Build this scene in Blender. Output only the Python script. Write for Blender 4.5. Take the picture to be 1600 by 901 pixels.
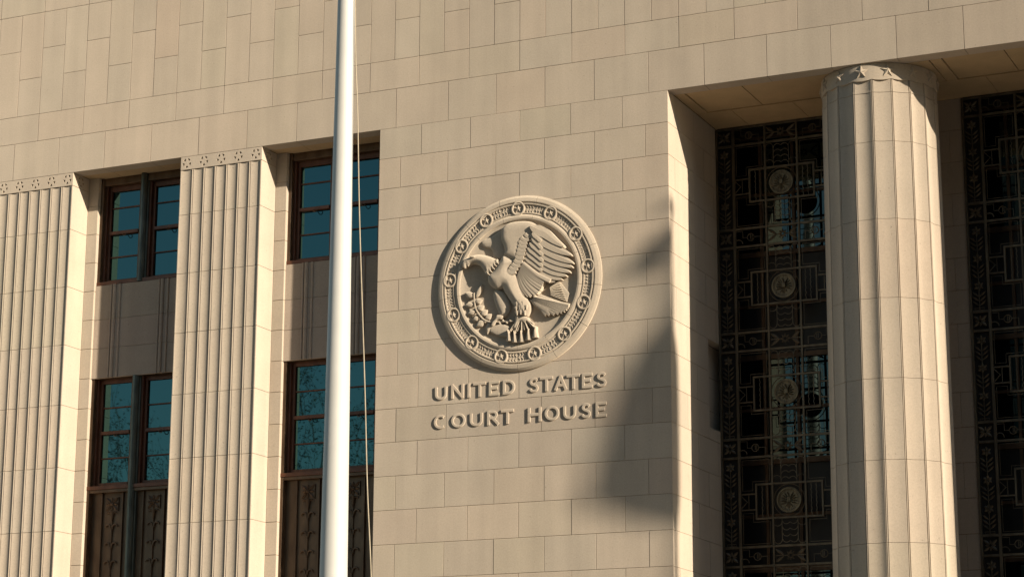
import bpy, math, random
import numpy as np
from mathutils import Matrix, Vector
from mathutils.geometry import tessellate_polygon

for o in list(bpy.data.objects):
    bpy.data.objects.remove(o)
sc = bpy.context.scene
COL = sc.collection
rnd = random.Random(7)
ZG = 15.04                      # soffit of the great lintel above the pavement, metres

# ------------------------------------------------------------------ camera
F_PX, YAW, PITCH, ROLL = 3512.18, -0.430322, 0.235380, 0.003904
CAM = np.array([19.2407, -37.6391, -13.4406 + ZG])
fw = np.array([math.sin(YAW) * math.cos(PITCH), math.cos(YAW) * math.cos(PITCH), math.sin(PITCH)])
r0 = np.array([math.cos(YAW), -math.sin(YAW), 0.0])
u0 = np.cross(r0, fw)
cr = math.cos(ROLL) * r0 + math.sin(ROLL) * u0
cu = -math.sin(ROLL) * r0 + math.cos(ROLL) * u0
cd = bpy.data.cameras.new("camera")
cd.sensor_width = 36.0
cd.lens = F_PX * 36.0 / 1600.0
cd.clip_end = 3000
cam = bpy.data.objects.new("camera", cd)
COL.objects.link(cam)
cam.matrix_world = Matrix(((cr[0], cu[0], -fw[0], CAM[0]), (cr[1], cu[1], -fw[1], CAM[1]),
                           (cr[2], cu[2], -fw[2], CAM[2]), (0, 0, 0, 1)))
sc.camera = cam

def on_y(px, py, y=0.0):
    """photo pixel -> (x, z) where its ray meets the wall plane Y = y"""
    d = fw + cr * (px - 800) / F_PX + cu * (450.5 - py) / F_PX
    t = (y - CAM[1]) / d[1]
    q = CAM + t * d
    return q[0], q[2]

# ------------------------------------------------------------------ light
SUN = Vector((3.6, -1.0, 1.25)).normalized()
SUN_EL = math.asin(SUN.z)
SUN_AZ = math.atan2(SUN.x, SUN.y)
w = bpy.data.worlds.new("World")
sc.world = w
w.use_nodes = True
nt = w.node_tree
bg = nt.nodes["Background"]
sky = nt.nodes.new("ShaderNodeTexSky")
sky.sky_type = 'NISHITA'
sky.sun_disc = False
sky.sun_elevation = SUN_EL
sky.sun_rotation = SUN_AZ
sky.altitude = 100
sky.air_density = 1.0
sky.dust_density = 0.35
sky.ozone_density = 1.5
tn = nt.nodes.new("ShaderNodeMix"); tn.data_type = 'RGBA'; tn.blend_type = 'MULTIPLY'
tn.inputs[0].default_value = 1.0
tn.inputs[7].default_value = (1.0, .97, .83, 1)
nt.links.new(sky.outputs[0], tn.inputs[6]); nt.links.new(tn.outputs[2], bg.inputs[0])
bg.inputs[1].default_value = 0.095
sl = bpy.data.lights.new("sun", 'SUN')
sl.energy = 5.0
sl.angle = math.radians(0.5)
sl.color = (1.0, 0.885, 0.71)
so = bpy.data.objects.new("sun", sl)
COL.objects.link(so)
so.location = (60, -20, 60)
so.rotation_euler = SUN.to_track_quat('Z', 'Y').to_euler()
sc.view_settings.view_transform = 'Standard'
sc.view_settings.look = 'None'
sc.view_settings.exposure = 0.98
sc.view_settings.gamma = 1.0
sc.render.engine = 'CYCLES'
sc.cycles.max_bounces = 8

# ------------------------------------------------------------------ materials
def mat_new(name):
    m = bpy.data.materials.new(name)
    m.use_nodes = True
    return m, m.node_tree, m.node_tree.nodes["Principled BSDF"]

def stone(name, base, vary=0.045, pit=0.4, tints=True, seed=0.0):
    m, t, b = mat_new(name)
    N, L = t.nodes, t.links
    geo = N.new("ShaderNodeNewGeometry")
    info = N.new("ShaderNodeObjectInfo")
    ramp = N.new("ShaderNodeValToRGB")
    r, g, bl = base
    cols = [(r * .98, g * .982, bl * .98), (r * 1.0, g * .994, bl * .99), (r * 1.012, g * 1.01, bl * 1.0),
            (r * 1.012, g * .986, bl * .972), (r * .99, g * 1.0, bl * .97)]
    e = ramp.color_ramp.elements
    e[0].color = (*cols[0], 1); e[1].color = (*cols[-1], 1); e[1].position = 1.0
    for i, c in enumerate(cols[1:-1]):
        k = e.new((i + 1) / 4.0); k.color = (*c, 1)
    if tints:
        L.new(info.outputs["Random"], ramp.inputs[0])
    else:
        ramp.inputs[0].default_value = 0.4
    # broad mottling
    n1 = N.new("ShaderNodeTexNoise"); n1.inputs["Scale"].default_value = 1.7; n1.inputs["Detail"].default_value = 5
    L.new(geo.outputs["Position"], n1.inputs["Vector"])
    mp1 = N.new("ShaderNodeMapRange"); mp1.inputs[1].default_value = .3; mp1.inputs[2].default_value = .7
    mp1.inputs[3].default_value = 1 - vary; mp1.inputs[4].default_value = 1 + vary * .7
    L.new(n1.outputs[0], mp1.inputs[0])
    # fine grain
    n2 = N.new("ShaderNodeTexNoise"); n2.inputs["Scale"].default_value = 34; n2.inputs["Detail"].default_value = 4
    n2.inputs["Roughness"].default_value = .7
    L.new(geo.outputs["Position"], n2.inputs["Vector"])
    mp2 = N.new("ShaderNodeMapRange"); mp2.inputs[1].default_value = .3; mp2.inputs[2].default_value = .7
    mp2.inputs[3].default_value = .90; mp2.inputs[4].default_value = 1.08
    L.new(n2.outputs[0], mp2.inputs[0])
    # dark pits
    n3 = N.new("ShaderNodeTexNoise"); n3.inputs["Scale"].default_value = 19; n3.inputs["Detail"].default_value = 2
    n3.inputs["Roughness"].default_value = .8
    L.new(geo.outputs["Position"], n3.inputs["Vector"])
    mp3 = N.new("ShaderNodeMapRange"); mp3.inputs[1].default_value = .67; mp3.inputs[2].default_value = .75
    mp3.inputs[3].default_value = 1.0; mp3.inputs[4].default_value = 1 - pit
    L.new(n3.outputs[0], mp3.inputs[0])
    # run-off streaks: stretched along z
    mpg = N.new("ShaderNodeMapping"); mpg.inputs["Scale"].default_value = (2.6, 2.6, .16)
    L.new(geo.outputs["Position"], mpg.inputs["Vector"])
    n4 = N.new("ShaderNodeTexNoise"); n4.inputs["Scale"].default_value = 1.0; n4.inputs["Detail"].default_value = 6
    L.new(mpg.outputs[0], n4.inputs["Vector"])
    mp4 = N.new("ShaderNodeMapRange"); mp4.inputs[1].default_value = .35; mp4.inputs[2].default_value = .7
    mp4.inputs[3].default_value = 1.03; mp4.inputs[4].default_value = .90
    L.new(n4.outputs[0], mp4.inputs[0])
    def mul(a, bb):
        q = N.new("ShaderNodeMath"); q.operation = 'MULTIPLY'
        L.new(a, q.inputs[0]); L.new(bb, q.inputs[1]); return q.outputs[0]
    f = mul(mul(mp1.outputs[0], mp2.outputs[0]), mul(mp3.outputs[0], mp4.outputs[0]))
    mo = N.new("ShaderNodeVectorMath"); mo.operation = 'MULTIPLY'
    L.new(ramp.outputs[0], mo.inputs[0]); L.new(info.outputs["Color"], mo.inputs[1])
    mx = N.new("ShaderNodeVectorMath"); mx.operation = 'SCALE'
    L.new(mo.outputs[0], mx.inputs[0]); L.new(f, mx.inputs["Scale"])
    L.new(mx.outputs[0], b.inputs["Base Color"])
    b.inputs["Roughness"].default_value = .9
    b.inputs["Specular IOR Level"].default_value = .25
    b.inputs["Diffuse Roughness"].default_value = 1.0
    b.inputs["Sheen Weight"].default_value = .45          # dusty, porous face: glows at grazing light
    b.inputs["Sheen Roughness"].default_value = .55
    b.inputs["Sheen Tint"].default_value = (1.0, .84, .63, 1)
    bp = N.new("ShaderNodeBump"); bp.inputs["Strength"].default_value = .25; bp.inputs["Distance"].default_value = .006
    L.new(n2.outputs[0], bp.inputs["Height"]); L.new(bp.outputs[0], b.inputs["Normal"])
    return m

def metal(name, col, col2, rough=.5, metallic=.6, scale=6.0):
    m, t, b = mat_new(name)
    N, L = t.nodes, t.links
    geo = N.new("ShaderNodeNewGeometry")
    mpg = N.new("ShaderNodeMapping"); mpg.inputs["Scale"].default_value = (1, 1, .35)
    L.new(geo.outputs["Position"], mpg.inputs["Vector"])
    n = N.new("ShaderNodeTexNoise"); n.inputs["Scale"].default_value = scale; n.inputs["Detail"].default_value = 6
    L.new(mpg.outputs[0], n.inputs["Vector"])
    rp = N.new("ShaderNodeValToRGB")
    rp.color_ramp.elements[0].color = (*col, 1); rp.color_ramp.elements[1].color = (*col2, 1)
    rp.color_ramp.elements[0].position = .38; rp.color_ramp.elements[1].position = .68
    L.new(n.outputs[0], rp.inputs[0]); L.new(rp.outputs[0], b.inputs["Base Color"])
    b.inputs["Metallic"].default_value = metallic
    b.inputs["Roughness"].default_value = rough
    bp = N.new("ShaderNodeBump"); bp.inputs["Strength"].default_value = .2; bp.inputs["Distance"].default_value = .004
    L.new(n.outputs[0], bp.inputs["Height"]); L.new(bp.outputs[0], b.inputs["Normal"])
    return m

def glass(name, tint=(.36, .95, 1.0), ior=1.9, wav=.006, base=(.004, .006, .007)):
    m, t, b = mat_new(name)
    N, L = t.nodes, t.links
    b.inputs["Base Color"].default_value = (*base, 1)
    b.inputs["Roughness"].default_value = .015
    b.inputs["IOR"].default_value = ior
    b.inputs["Specular Tint"].default_value = (*tint, 1)
    geo = N.new("ShaderNodeNewGeometry")
    n = N.new("ShaderNodeTexNoise"); n.inputs["Scale"].default_value = 2.2; n.inputs["Detail"].default_value = 1
    L.new(geo.outputs["Position"], n.inputs["Vector"])
    bp = N.new("ShaderNodeBump"); bp.inputs["Strength"].default_value = wav; bp.inputs["Distance"].default_value = .05
    L.new(n.outputs[0], bp.inputs["Height"]); L.new(bp.outputs[0], b.inputs["Normal"])
    return m

def plain(name, col, rough=.7, metallic=0.0, noise=.12, scale=8.0):
    m, t, b = mat_new(name)
    N, L = t.nodes, t.links
    geo = N.new("ShaderNodeNewGeometry")
    n = N.new("ShaderNodeTexNoise"); n.inputs["Scale"].default_value = scale; n.inputs["Detail"].default_value = 6
    L.new(geo.outputs["Position"], n.inputs["Vector"])
    mp = N.new("ShaderNodeMapRange"); mp.inputs[1].default_value = .3; mp.inputs[2].default_value = .7
    mp.inputs[3].default_value = 1 - noise; mp.inputs[4].default_value = 1 + noise
    L.new(n.outputs[0], mp.inputs[0])
    mx = N.new("ShaderNodeVectorMath"); mx.operation = 'SCALE'
    mx.inputs[0].default_value = col
    L.new(mp.outputs[0], mx.inputs["Scale"]); L.new(mx.outputs[0], b.inputs["Base Color"])
    b.inputs["Roughness"].default_value = rough; b.inputs["Metallic"].default_value = metallic
    return m

M = {}
M['stone'] = stone("limestone", (.445, .375, .302))
M['carved'] = stone("carved_limestone", (.455, .384, .306), vary=.05, pit=.25, tints=False)
M['span'] = stone("spandrel_stone", (.43, .345, .28), vary=.06, pit=.45)
M['soffit'] = stone("soffit_stone_bounce_tint", (.48, .335, .175), vary=.12, pit=.3)  # orange of the bounced light is put into this base colour
M['mortar'] = plain("mortar", (.21, .155, .10), .95)
M['bronze'] = metal("brown_bronze", (.095, .054, .028), (.15, .092, .052), .45, .4)
M['frame'] = metal("window_bronze", (.10, .034, .016), (.15, .058, .028), .45, .25)
M['green'] = metal("mullion_patina", (.075, .085, .07), (.13, .14, .115), .42, .45, 9)
M['grille'] = metal("grille_bronze", (.095, .077, .052), (.165, .135, .09), .5, .4)
M['disc'] = metal("seal_bronze", (.10, .08, .05), (.19, .155, .095), .42, .5, 14)
M['glass'] = glass("window_glass", ior=1.95)
M['glass2'] = glass("portal_glass", ior=1.62, wav=.012, tint=(.72, 1.0, .95))
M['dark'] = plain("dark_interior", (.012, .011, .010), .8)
M['spanmetal'] = plain("dark_spandrel_metal", (.014, .012, .010), .5, .0)
M['white'] = plain("white_paint", (.42, .41, .385), .62, 0, .03, 3)
M['rope'] = plain("rope_fibre", (.33, .275, .20), .9)
M['asphalt'] = plain("asphalt", (.05, .05, .052), .9, 0, .25, 3)
M['paving'] = plain("paving", (.18, .15, .12), .9, 0, .15, 1.5)
M['line'] = plain("road_paint", (.75, .72, .62), .8)
M['bark'] = plain("bark", (.10, .075, .055), .95, 0, .3, 12)
M['leaf'] = plain("leaf", (.055, .075, .025), .7, 0, .4, 4)
M['office'] = plain('office_stone', (.26, .23, .20), .9)
M['steel'] = plain("steel", (.4, .4, .4), .4, .8)
M['flagcloth'] = plain("flag_cloth", (.45, .07, .06), .9)

# ------------------------------------------------------------------ mesh helpers
def link(name, me, mat, parent=None, loc=(0, 0, 0), rotz=0.0):
    o = bpy.data.objects.new(name, me)
    COL.objects.link(o)
    o.location = loc
    if rotz:
        o.rotation_euler = (0, 0, rotz)
    if mat is not None and not me.materials:
        me.materials.append(mat)
    if parent is not None:
        o.parent = parent
    return o

def mesh(name, v, f, mat, parent=None, smooth=False, loc=(0, 0, 0), ang=35):
    me = bpy.data.meshes.new(name)
    me.from_pydata([tuple(map(float, p)) for p in v], [], f)
    me.validate()
    me.update()
    if smooth:
        me.polygons.foreach_set("use_smooth", [True] * len(me.polygons))
        if smooth != 'all':
            me.set_sharp_from_angle(angle=math.radians(ang))
    return link(name, me, mat, parent, loc)

def empty(name, loc=(0, 0, 0), parent=None):
    o = bpy.data.objects.new(name, None)
    COL.objects.link(o)
    o.location = loc
    o.empty_display_size = .2
    if parent is not None:
        o.parent = parent
    return o

def tag(o, label, cat, group=None):
    o["label"] = label
    o["category"] = cat
    if group:
        o["group"] = group
    return o

class MB:
    def __init__(self):
        self.v, self.f = [], []
    def add(self, v, f):
        n = len(self.v)
        self.v += [tuple(p) for p in v]
        self.f += [tuple(i + n for i in q) for q in f]
        return self
    def box(self, x0, x1, y0, y1, z0, z1):
        v = [(x0, y0, z0), (x1, y0, z0), (x1, y1, z0), (x0, y1, z0), (x0, y0, z1), (x1, y0, z1), (x1, y1, z1), (x0, y1, z1)]
        return self.add(v, [(0, 3, 2, 1), (4, 5, 6, 7), (0, 1, 5, 4), (1, 2, 6, 5), (2, 3, 7, 6), (3, 0, 4, 7)])
    def build(self, name, mat, parent=None, smooth=False):
        return mesh(name, self.v, self.f, mat, parent, smooth)

_bc = {}
def cbox_mesh(wx, wy, wz, ch=.004):
    """chamfered box centred on its own origin, shared by alike pieces"""
    key = (round(wx, 3), round(wy, 3), round(wz, 3), ch)
    if key in _bc:
        return _bc[key]
    a, b, c = wx / 2, wy / 2, wz / 2
    ch = min(ch, a * .45, b * .45, c * .45)
    v, ids = [], {}
    for sx in (-1, 1):
        for sy in (-1, 1):
            for sz in (-1, 1):
                for ax in range(3):
                    p = [sx * (a - ch), sy * (b - ch), sz * (c - ch)]
                    p[ax] = (sx * a, sy * b, sz * c)[ax]
                    ids[(sx, sy, sz, ax)] = len(v)
                    v.append(tuple(p))
    f = []
    def g(s, ax): return ids[(s[0], s[1], s[2], ax)]
    for ax in range(3):
        o1, o2 = [(1, 2), (2, 0), (0, 1)][ax]
        for s in (-1, 1):
            q = []
            for d1, d2 in ((-1, -1), (1, -1), (1, 1), (-1, 1)):
                t = [0, 0, 0]; t[ax] = s; t[o1] = d1; t[o2] = d2
                q.append(g(t, ax))
            f.append(tuple(q if s > 0 else q[::-1]))
    for ax in range(3):                      # edge chamfers run along ax
        o1, o2 = [(1, 2), (2, 0), (0, 1)][ax]
        for d1 in (-1, 1):
            for d2 in (-1, 1):
                t0 = [0, 0, 0]; t0[o1] = d1; t0[o2] = d2
                t1 = list(t0); t0[ax] = -1; t1[ax] = 1
                q = (g(t0, o1), g(t1, o1), g(t1, o2), g(t0, o2))
                f.append(q if d1 * d2 < 0 else q[::-1])
    for sx in (-1, 1):
        for sy in (-1, 1):
            for sz in (-1, 1):
                s = (sx, sy, sz)
                q = (g(s, 0), g(s, 1), g(s, 2))
                f.append(q if sx * sy * sz > 0 else q[::-1])
    me = bpy.data.meshes.new("block")
    me.from_pydata(v, [], f)
    me.update()
    _bc[key] = me
    return me

_bm = {}
def cbox(name, x0, x1, y0, y1, z0, z1, mat, parent, ch=.004):
    me0 = cbox_mesh(x1 - x0, y1 - y0, z1 - z0, ch)
    key = (me0.name, mat.name)
    if key not in _bm:
        me = me0.copy()
        me.materials.append(mat)
        _bm[key] = me
    return link(name, _bm[key], None, parent, ((x0 + x1) / 2, (y0 + y1) / 2, (z0 + z1) / 2))

GAP = .0068
def tone(s=.020):
    b = max(.9, min(1.07, rnd.gauss(1, s)))
    p = rnd.gauss(0, .005)
    if rnd.random() < .07:
        p += .022                     # a few pinker stones
    return (b * (1 + p), b * (1 - p * .4), b * (1 - p * .6), 1)
def stone_block(name, x0, x1, y0, y1, z0, z1, parent, mat=None, jit=.0018):
    j = rnd.uniform(-jit, jit)
    h = GAP / 2
    o = cbox(name, x0 + h, x1 - h, y0 + j, y1 + j, z0 + h, z1 - h, mat or M['stone'], parent)
    o.color = tone()
    return o

def tube_v(path, r, n=6, closed=False, flat=1.0):
    """round bar along a 3-D path: vertices, faces; r may be a list"""
    P = [Vector(p) for p in path]
    m = len(P)
    rr = r if isinstance(r, (list, tuple)) else [r] * m
    v, f = [], []
    up = None
    for i in range(m):
        if closed:
            t = (P[(i + 1) % m] - P[i - 1]).normalized()
        else:
            t = (P[min(i + 1, m - 1)] - P[max(i - 1, 0)]).normalized()
        if up is None:
            ref = Vector((0, 1, 0)) if abs(t.y) < .9 else Vector((1, 0, 0))
            up = (ref - t * ref.dot(t)).normalized()
        else:
            up = (up - t * up.dot(t))
            up = up.normalized() if up.length > 1e-6 else Vector((0, 0, 1))
        s = t.cross(up)
        for k in range(n):
            a = 2 * math.pi * (k + .5) / n
            v.append(tuple(P[i] + (up * math.cos(a) * flat + s * math.sin(a)) * rr[i]))
    for i in range(m if closed else m - 1):
        j = (i + 1) % m
        for k in range(n):
            l = (k + 1) % n
            f.append((i * n + k, j * n + k, j * n + l, i * n + l))
    if not closed:
        f.append(tuple(range(n)))
        f.append(tuple((m - 1) * n + k for k in range(n))[::-1])
    return v, f

def catmull(pts, n=6, closed=False):
    P = [np.array(p, float) for p in pts]
    m = len(P)
    out = []
    for i in range(m if closed else m - 1):
        p0 = P[i - 1] if (closed or i > 0) else P[0]
        p1 = P[i]; p2 = P[(i + 1) % m]
        p3 = P[(i + 2) % m] if (closed or i + 2 < m) else P[-1]
        for k in range(n):
            t = k / n
            out.append(.5 * ((2 * p1) + (-p0 + p2) * t + (2 * p0 - 5 * p1 + 4 * p2 - p3) * t * t + (-p0 + 3 * p1 - 3 * p2 + p3) * t ** 3))
    if not closed:
        out.append(P[-1])
    return out

def extrude_profile(prof, z0, z1, closed=True):
    """plan outline (x, y) carried up from z0 to z1, capped"""
    n = len(prof)
    v = [(x, y, z0) for x, y in prof] + [(x, y, z1) for x, y in prof]
    f = [(i, (i + 1) % n, n + (i + 1) % n, n + i) for i in range(n)]
    for lvl, flip in ((0, False), (n, True)):
        tri = tessellate_polygon([[Vector((x, y, 0)) for x, y in prof]])
        for t in tri:
            q = tuple(lvl + i for i in t)
            a, b, c = [Vector((*prof[i], 0)) for i in t]
            nz = (b - a).cross(c - a).z
            want = 1 if flip else -1
            f.append(q if nz * want > 0 else q[::-1])
    return v, f

def plate_holes(x0, x1, z0, z1, holes, depth):
    """front plate in the plane y=0 (facing -y) with pockets sunk into it"""
    outer = [Vector((x0, z0, 0)), Vector((x1, z0, 0)), Vector((x1, z1, 0)), Vector((x0, z1, 0))]
    hs = [[Vector((p[0], p[1], 0)) for p in h] for h in holes]
    allp = outer + [p for h in hs for p in h]
    v = [(p.x, 0, p.y) for p in allp]
    f = []
    for t in tessellate_polygon([outer] + hs):
        a, b, c = [allp[i] for i in t]
        f.append(tuple(t) if (b - a).cross(c - a).z > 0 else tuple(t)[::-1])
    k = 4
    for h in hs:
        n = len(h)
        base = len(v)
        v += [(p.x, depth, p.y) for p in h]
        for i in range(n):
            j = (i + 1) % n
            f.append((k + i, k + j, base + j, base + i))
        f.append(tuple(base + i for i in range(n)))
        k += n
    return v, f

def star_pts(cx, cz, R, r, rot=math.pi / 2):
    return [(cx + (R if i % 2 == 0 else r) * math.cos(rot + i * math.pi / 5),
             cz + (R if i % 2 == 0 else r) * math.sin(rot + i * math.pi / 5)) for i in range(10)]

def star_raised(cx, cz, R, h, base_y, r_ratio=.42):
    """faceted five-pointed star standing proud of the plane y=base_y towards -y"""
    pts = star_pts(cx, cz, R, R * r_ratio)
    v = [(cx, base_y - h, cz)] + [(x, base_y - h * (.30 if i % 2 == 0 else .22), z) for i, (x, z) in enumerate(pts)]
    v += [(x, base_y + .002, z) for x, z in pts]
    f = [(0, 1 + i, 1 + (i + 1) % 10) for i in range(10)]
    f += [(1 + i, 11 + i, 11 + (i + 1) % 10, 1 + (i + 1) % 10) for i in range(10)]
    return v, f

def zr(z):
    return z + ZG

LZ = [0, -.62, -1.24, -1.86, -2.48, -3.10, -3.72, -4.353, -4.986]
while LZ[-1] > -14.4:
    LZ.append(LZ[-1] - .6509)
LZ = [zr(z) for z in LZ]
NC = 17                         # courses built stone by stone

# ------------------------------------------------------------------ the setting
def sheet(name, x0, x1, y0, y1, z, mat):
    o = mesh(name, [(x0, y0, z), (x1, y0, z), (x1, y1, z), (x0, y1, z)], [(0, 1, 2, 3)], mat)
    o["kind"] = "structure"
    return o
sheet('ground', -600, 600, -600, 400, -.02, M['asphalt'])
sheet('road', -600, 600, -30, -13, -.012, M['asphalt'])
for nm, ya, yb in (('pavement', -13, 3.0), ('pavement', -48, -30)):
    o = MB().box(-300, 300, ya, yb, -.13 - .02, 0).build(nm, M['paving'])
    o["kind"] = "structure"
for k in range(-6, 7):
    o = MB().box(k * 9.0, k * 9.0 + 3, -21.56, -21.44, -.012, -.006).build('road_marking', M['line'])
    o["kind"] = "structure"

# ------------------------------------------------------------------ courthouse
CH = empty('courthouse', (0, 0, 0))
tag(CH, 'pale stone courthouse facade with fluted pilasters, tall windows and a grilled portal', 'building')
XL, XR = -.926, 5.153
YG = 2.67                       # bronze grille plane
PITCHX = 4.90                   # portal bay
BAYW = 4.62                     # window bay

core = MB()
core.box(-16.0, 22.0, .34, 6.0, zr(.12), zr(9.0))               # wall above
core.box(-16.0, 22.0, .03, .34, zr(.03), zr(9.0))
core.box(XL + .012, XR - .012, .012, 2.03, 0, zr(.12))          # pier between windows and portal
core.box(XL + .012, XR - .22, 2.03, 6.0, 0, zr(.12))
for k in (-2, -1, 0):                                            # behind the window bays
    core.box(-12.9 + (k + 1) * BAYW, -8.3 + (k + 1) * BAYW, 1.05, 6.0, 0, zr(.12))
core.box(5.10, 20.0, 3.9, 6.0, 0, zr(.12))
wall = core.build('wall', M['mortar'], CH)

# lintel course, deeper stones whose undersides show as the soffit's edge
jl = [-12.15, -10.985, -9.822, -8.659, -7.495, -6.33, -5.165, -4.006, -2.84, -1.70, -.577, .573, 1.606, 2.643, 3.669, 4.773, 5.885]
while jl[-1] < 20:
    jl.append(jl[-1] + 1.2208)
for a, b in zip(jl[:-1], jl[1:]):
    stone_block('lintel_block', a, b, 0, .33, zr(0) - GAP / 2, zr(.81), wall)
ju = [-11.55 - 1.161 + .003, -11.55 + .003, -10.386, -9.226, -8.071, -6.914, -5.752, -4.584, -3.431, -2.27]
while ju[-1] < 6.4:
    ju.append(ju[-1] + 1.095)
while ju[-1] < 19:
    ju.append(ju[-1] + 1.222)
for a, b in zip(ju[:-1], ju[1:]):
    stone_block('wall_block', a, b, 0, .2, zr(.81), zr(1.42), wall)
# soldier course: upright stones, joints alternating in height
js = []
for a, b in zip(ju[:-1], ju[1:]):
    js += [a, (a + b) / 2]
js = [x for x in js if x < 13.5]
for i in range(len(js) - 1):
    zj = 2.903 if i % 2 == 0 else 2.25
    stone_block('upright_block', js[i], js[i + 1], 0, .2, zr(1.42), zr(zj), wall)
    stone_block('upright_block', js[i], js[i + 1], 0, .2, zr(zj), zr(3.735), wall)
for q, (za, zb) in enumerate(((3.735, 4.36), (4.36, 4.99), (4.99, 5.62))):
    for a, b in zip(ju[:-1], ju[1:]):
        if b < 13.5:
            s = 0 if q % 2 == 0 else .55
            stone_block('wall_block', a + s, b + s, 0, .2, zr(za), zr(zb), wall)

# pier courses
odd = [XL, -.007, 1.061, 2.113, 3.177, 4.235, XR]
even = [XL, -.46, .577, 1.606, 2.631, 3.662, 4.695, XR]
for k in range(1, NC + 1):
    js_ = odd if k % 2 else list(even)
    if k == 10:
        js_ = [XL, -.47, .60, 1.70, 2.57, 3.65, 4.78, XR]
    for i, (a, b) in enumerate(zip(js_[:-1], js_[1:])):
        xb = b + GAP / 2 if b == XR else b
        xa = a - GAP / 2 if a == XL else a
        dep = .2
        if b == XR:
            dep = .335 if k % 2 else .86
        ob = stone_block('wall_block', xa, xb, 0, dep, LZ[k], LZ[k - 1], wall)
        if k in (10, 11) and i > 0:                                  # greyer replacement stones round the lower line of letters
            c_ = ob.color; q_ = .90 if k == 10 else (.93 if 0 < i < 4 else 1.0)
            ob.color = (c_[0] * q_, c_[1] * q_, c_[2] * q_ * 1.01, 1)
    ys = [.335, 1.40, 2.50, 3.45] if k % 2 else [.86, 1.95, 3.45]
    if 8 <= k <= 10:                          # narrow niche beside the grille
        ys = ys[:-1] if ys[-2] < 2.04 else ys[:-2]
        ys.append(2.04)
        cbox('niche_back', XR - .22, XR - .20, 2.045, 3.45, LZ[k] + .004, LZ[k - 1] - .004, M['stone'], wall)
        if k == 10:
            cbox('niche_sill', XR - .19, XR, 2.045, 3.45, LZ[k] + .004, zr(-6.06), M['stone'], wall)
    for a, b in zip(ys[:-1], ys[1:]):
        h = GAP / 2
        j = rnd.uniform(-.002, .002)
        cbox('reveal_block', XR - .2 + j, XR + j, a + h, b - h, LZ[k] + h, LZ[k - 1] - h, M['stone'], wall)
cbox('base_course', XL, XR, .004, 3.4, 0, LZ[NC] - .005, M['stone'], wall)

# soffits
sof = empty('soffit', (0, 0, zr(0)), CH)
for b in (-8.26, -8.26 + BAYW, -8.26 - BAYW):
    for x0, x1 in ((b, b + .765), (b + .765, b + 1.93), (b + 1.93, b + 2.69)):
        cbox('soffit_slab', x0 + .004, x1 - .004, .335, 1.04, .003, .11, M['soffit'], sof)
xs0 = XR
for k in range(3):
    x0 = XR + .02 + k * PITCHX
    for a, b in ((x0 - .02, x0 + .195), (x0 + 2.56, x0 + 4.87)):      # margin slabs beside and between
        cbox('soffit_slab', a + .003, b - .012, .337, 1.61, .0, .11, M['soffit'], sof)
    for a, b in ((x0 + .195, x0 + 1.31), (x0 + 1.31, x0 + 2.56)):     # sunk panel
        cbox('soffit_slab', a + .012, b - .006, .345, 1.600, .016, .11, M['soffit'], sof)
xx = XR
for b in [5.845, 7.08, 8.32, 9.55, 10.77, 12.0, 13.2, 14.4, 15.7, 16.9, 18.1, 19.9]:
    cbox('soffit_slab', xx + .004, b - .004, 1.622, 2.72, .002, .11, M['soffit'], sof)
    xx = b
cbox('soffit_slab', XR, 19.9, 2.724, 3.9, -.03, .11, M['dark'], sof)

# ------------------------------------------------------------------ pilasters
FL = [0, .282, .56, .827, 1.102, 1.375, 1.647, 1.93]
def pilaster_profile():
    W = 1.93
    pr = [(0, .60), (0, 0), (.022, 0)]
    bead = .026
    for i in range(7):
        a = FL[i] + (.022 if i == 0 else bead / 2 + .017)
        b = FL[i + 1] - (.022 if i == 6 else bead / 2 + .017)
        n = 10
        for k in range(n + 1):
            t = k / n
            x = a + (b - a) * t
            y = .007 + .015 * (1 - (2 * t - 1) ** 2)
            pr.append((x, y))
        if i < 6:                              # quirk, bead, quirk
            c = FL[i + 1]
            pr += [(c - bead / 2 - .012, .040), (c - bead / 2, .040), (c - bead / 2, .006), (c - bead / 4, 0), (c + bead / 4, 0),
                   (c + bead / 2, .006), (c + bead / 2, .044), (c + bead / 2 + .014, .044)]
    pr += [(W - .022, 0), (W, 0), (W, .60)]
    out = [pr[0]]
    for p in pr[1:]:
        if abs(p[0] - out[-1][0]) + abs(p[1] - out[-1][1]) > 1e-4:
            out.append(p)
    return out
PROF = pilaster_profile()
_pm = {}
def star_notches(cx, cz, R):
    """five wedge-shaped pockets between the arms of a star and its circle"""
    hs = []
    for i in range(5):
        a0 = math.pi / 2 + i * 2 * math.pi / 5
        a1 = a0 + 2 * math.pi / 5
        am = (a0 + a1) / 2
        d = .26
        p = [(cx + R * .44 * math.cos(am), cz + R * .44 * math.sin(am))]
        for t in (a0 + d, am, a1 - d):
            p.append((cx + R * .98 * math.cos(t), cz + R * .98 * math.sin(t)))
        hs.append(p)
    return hs
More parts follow.
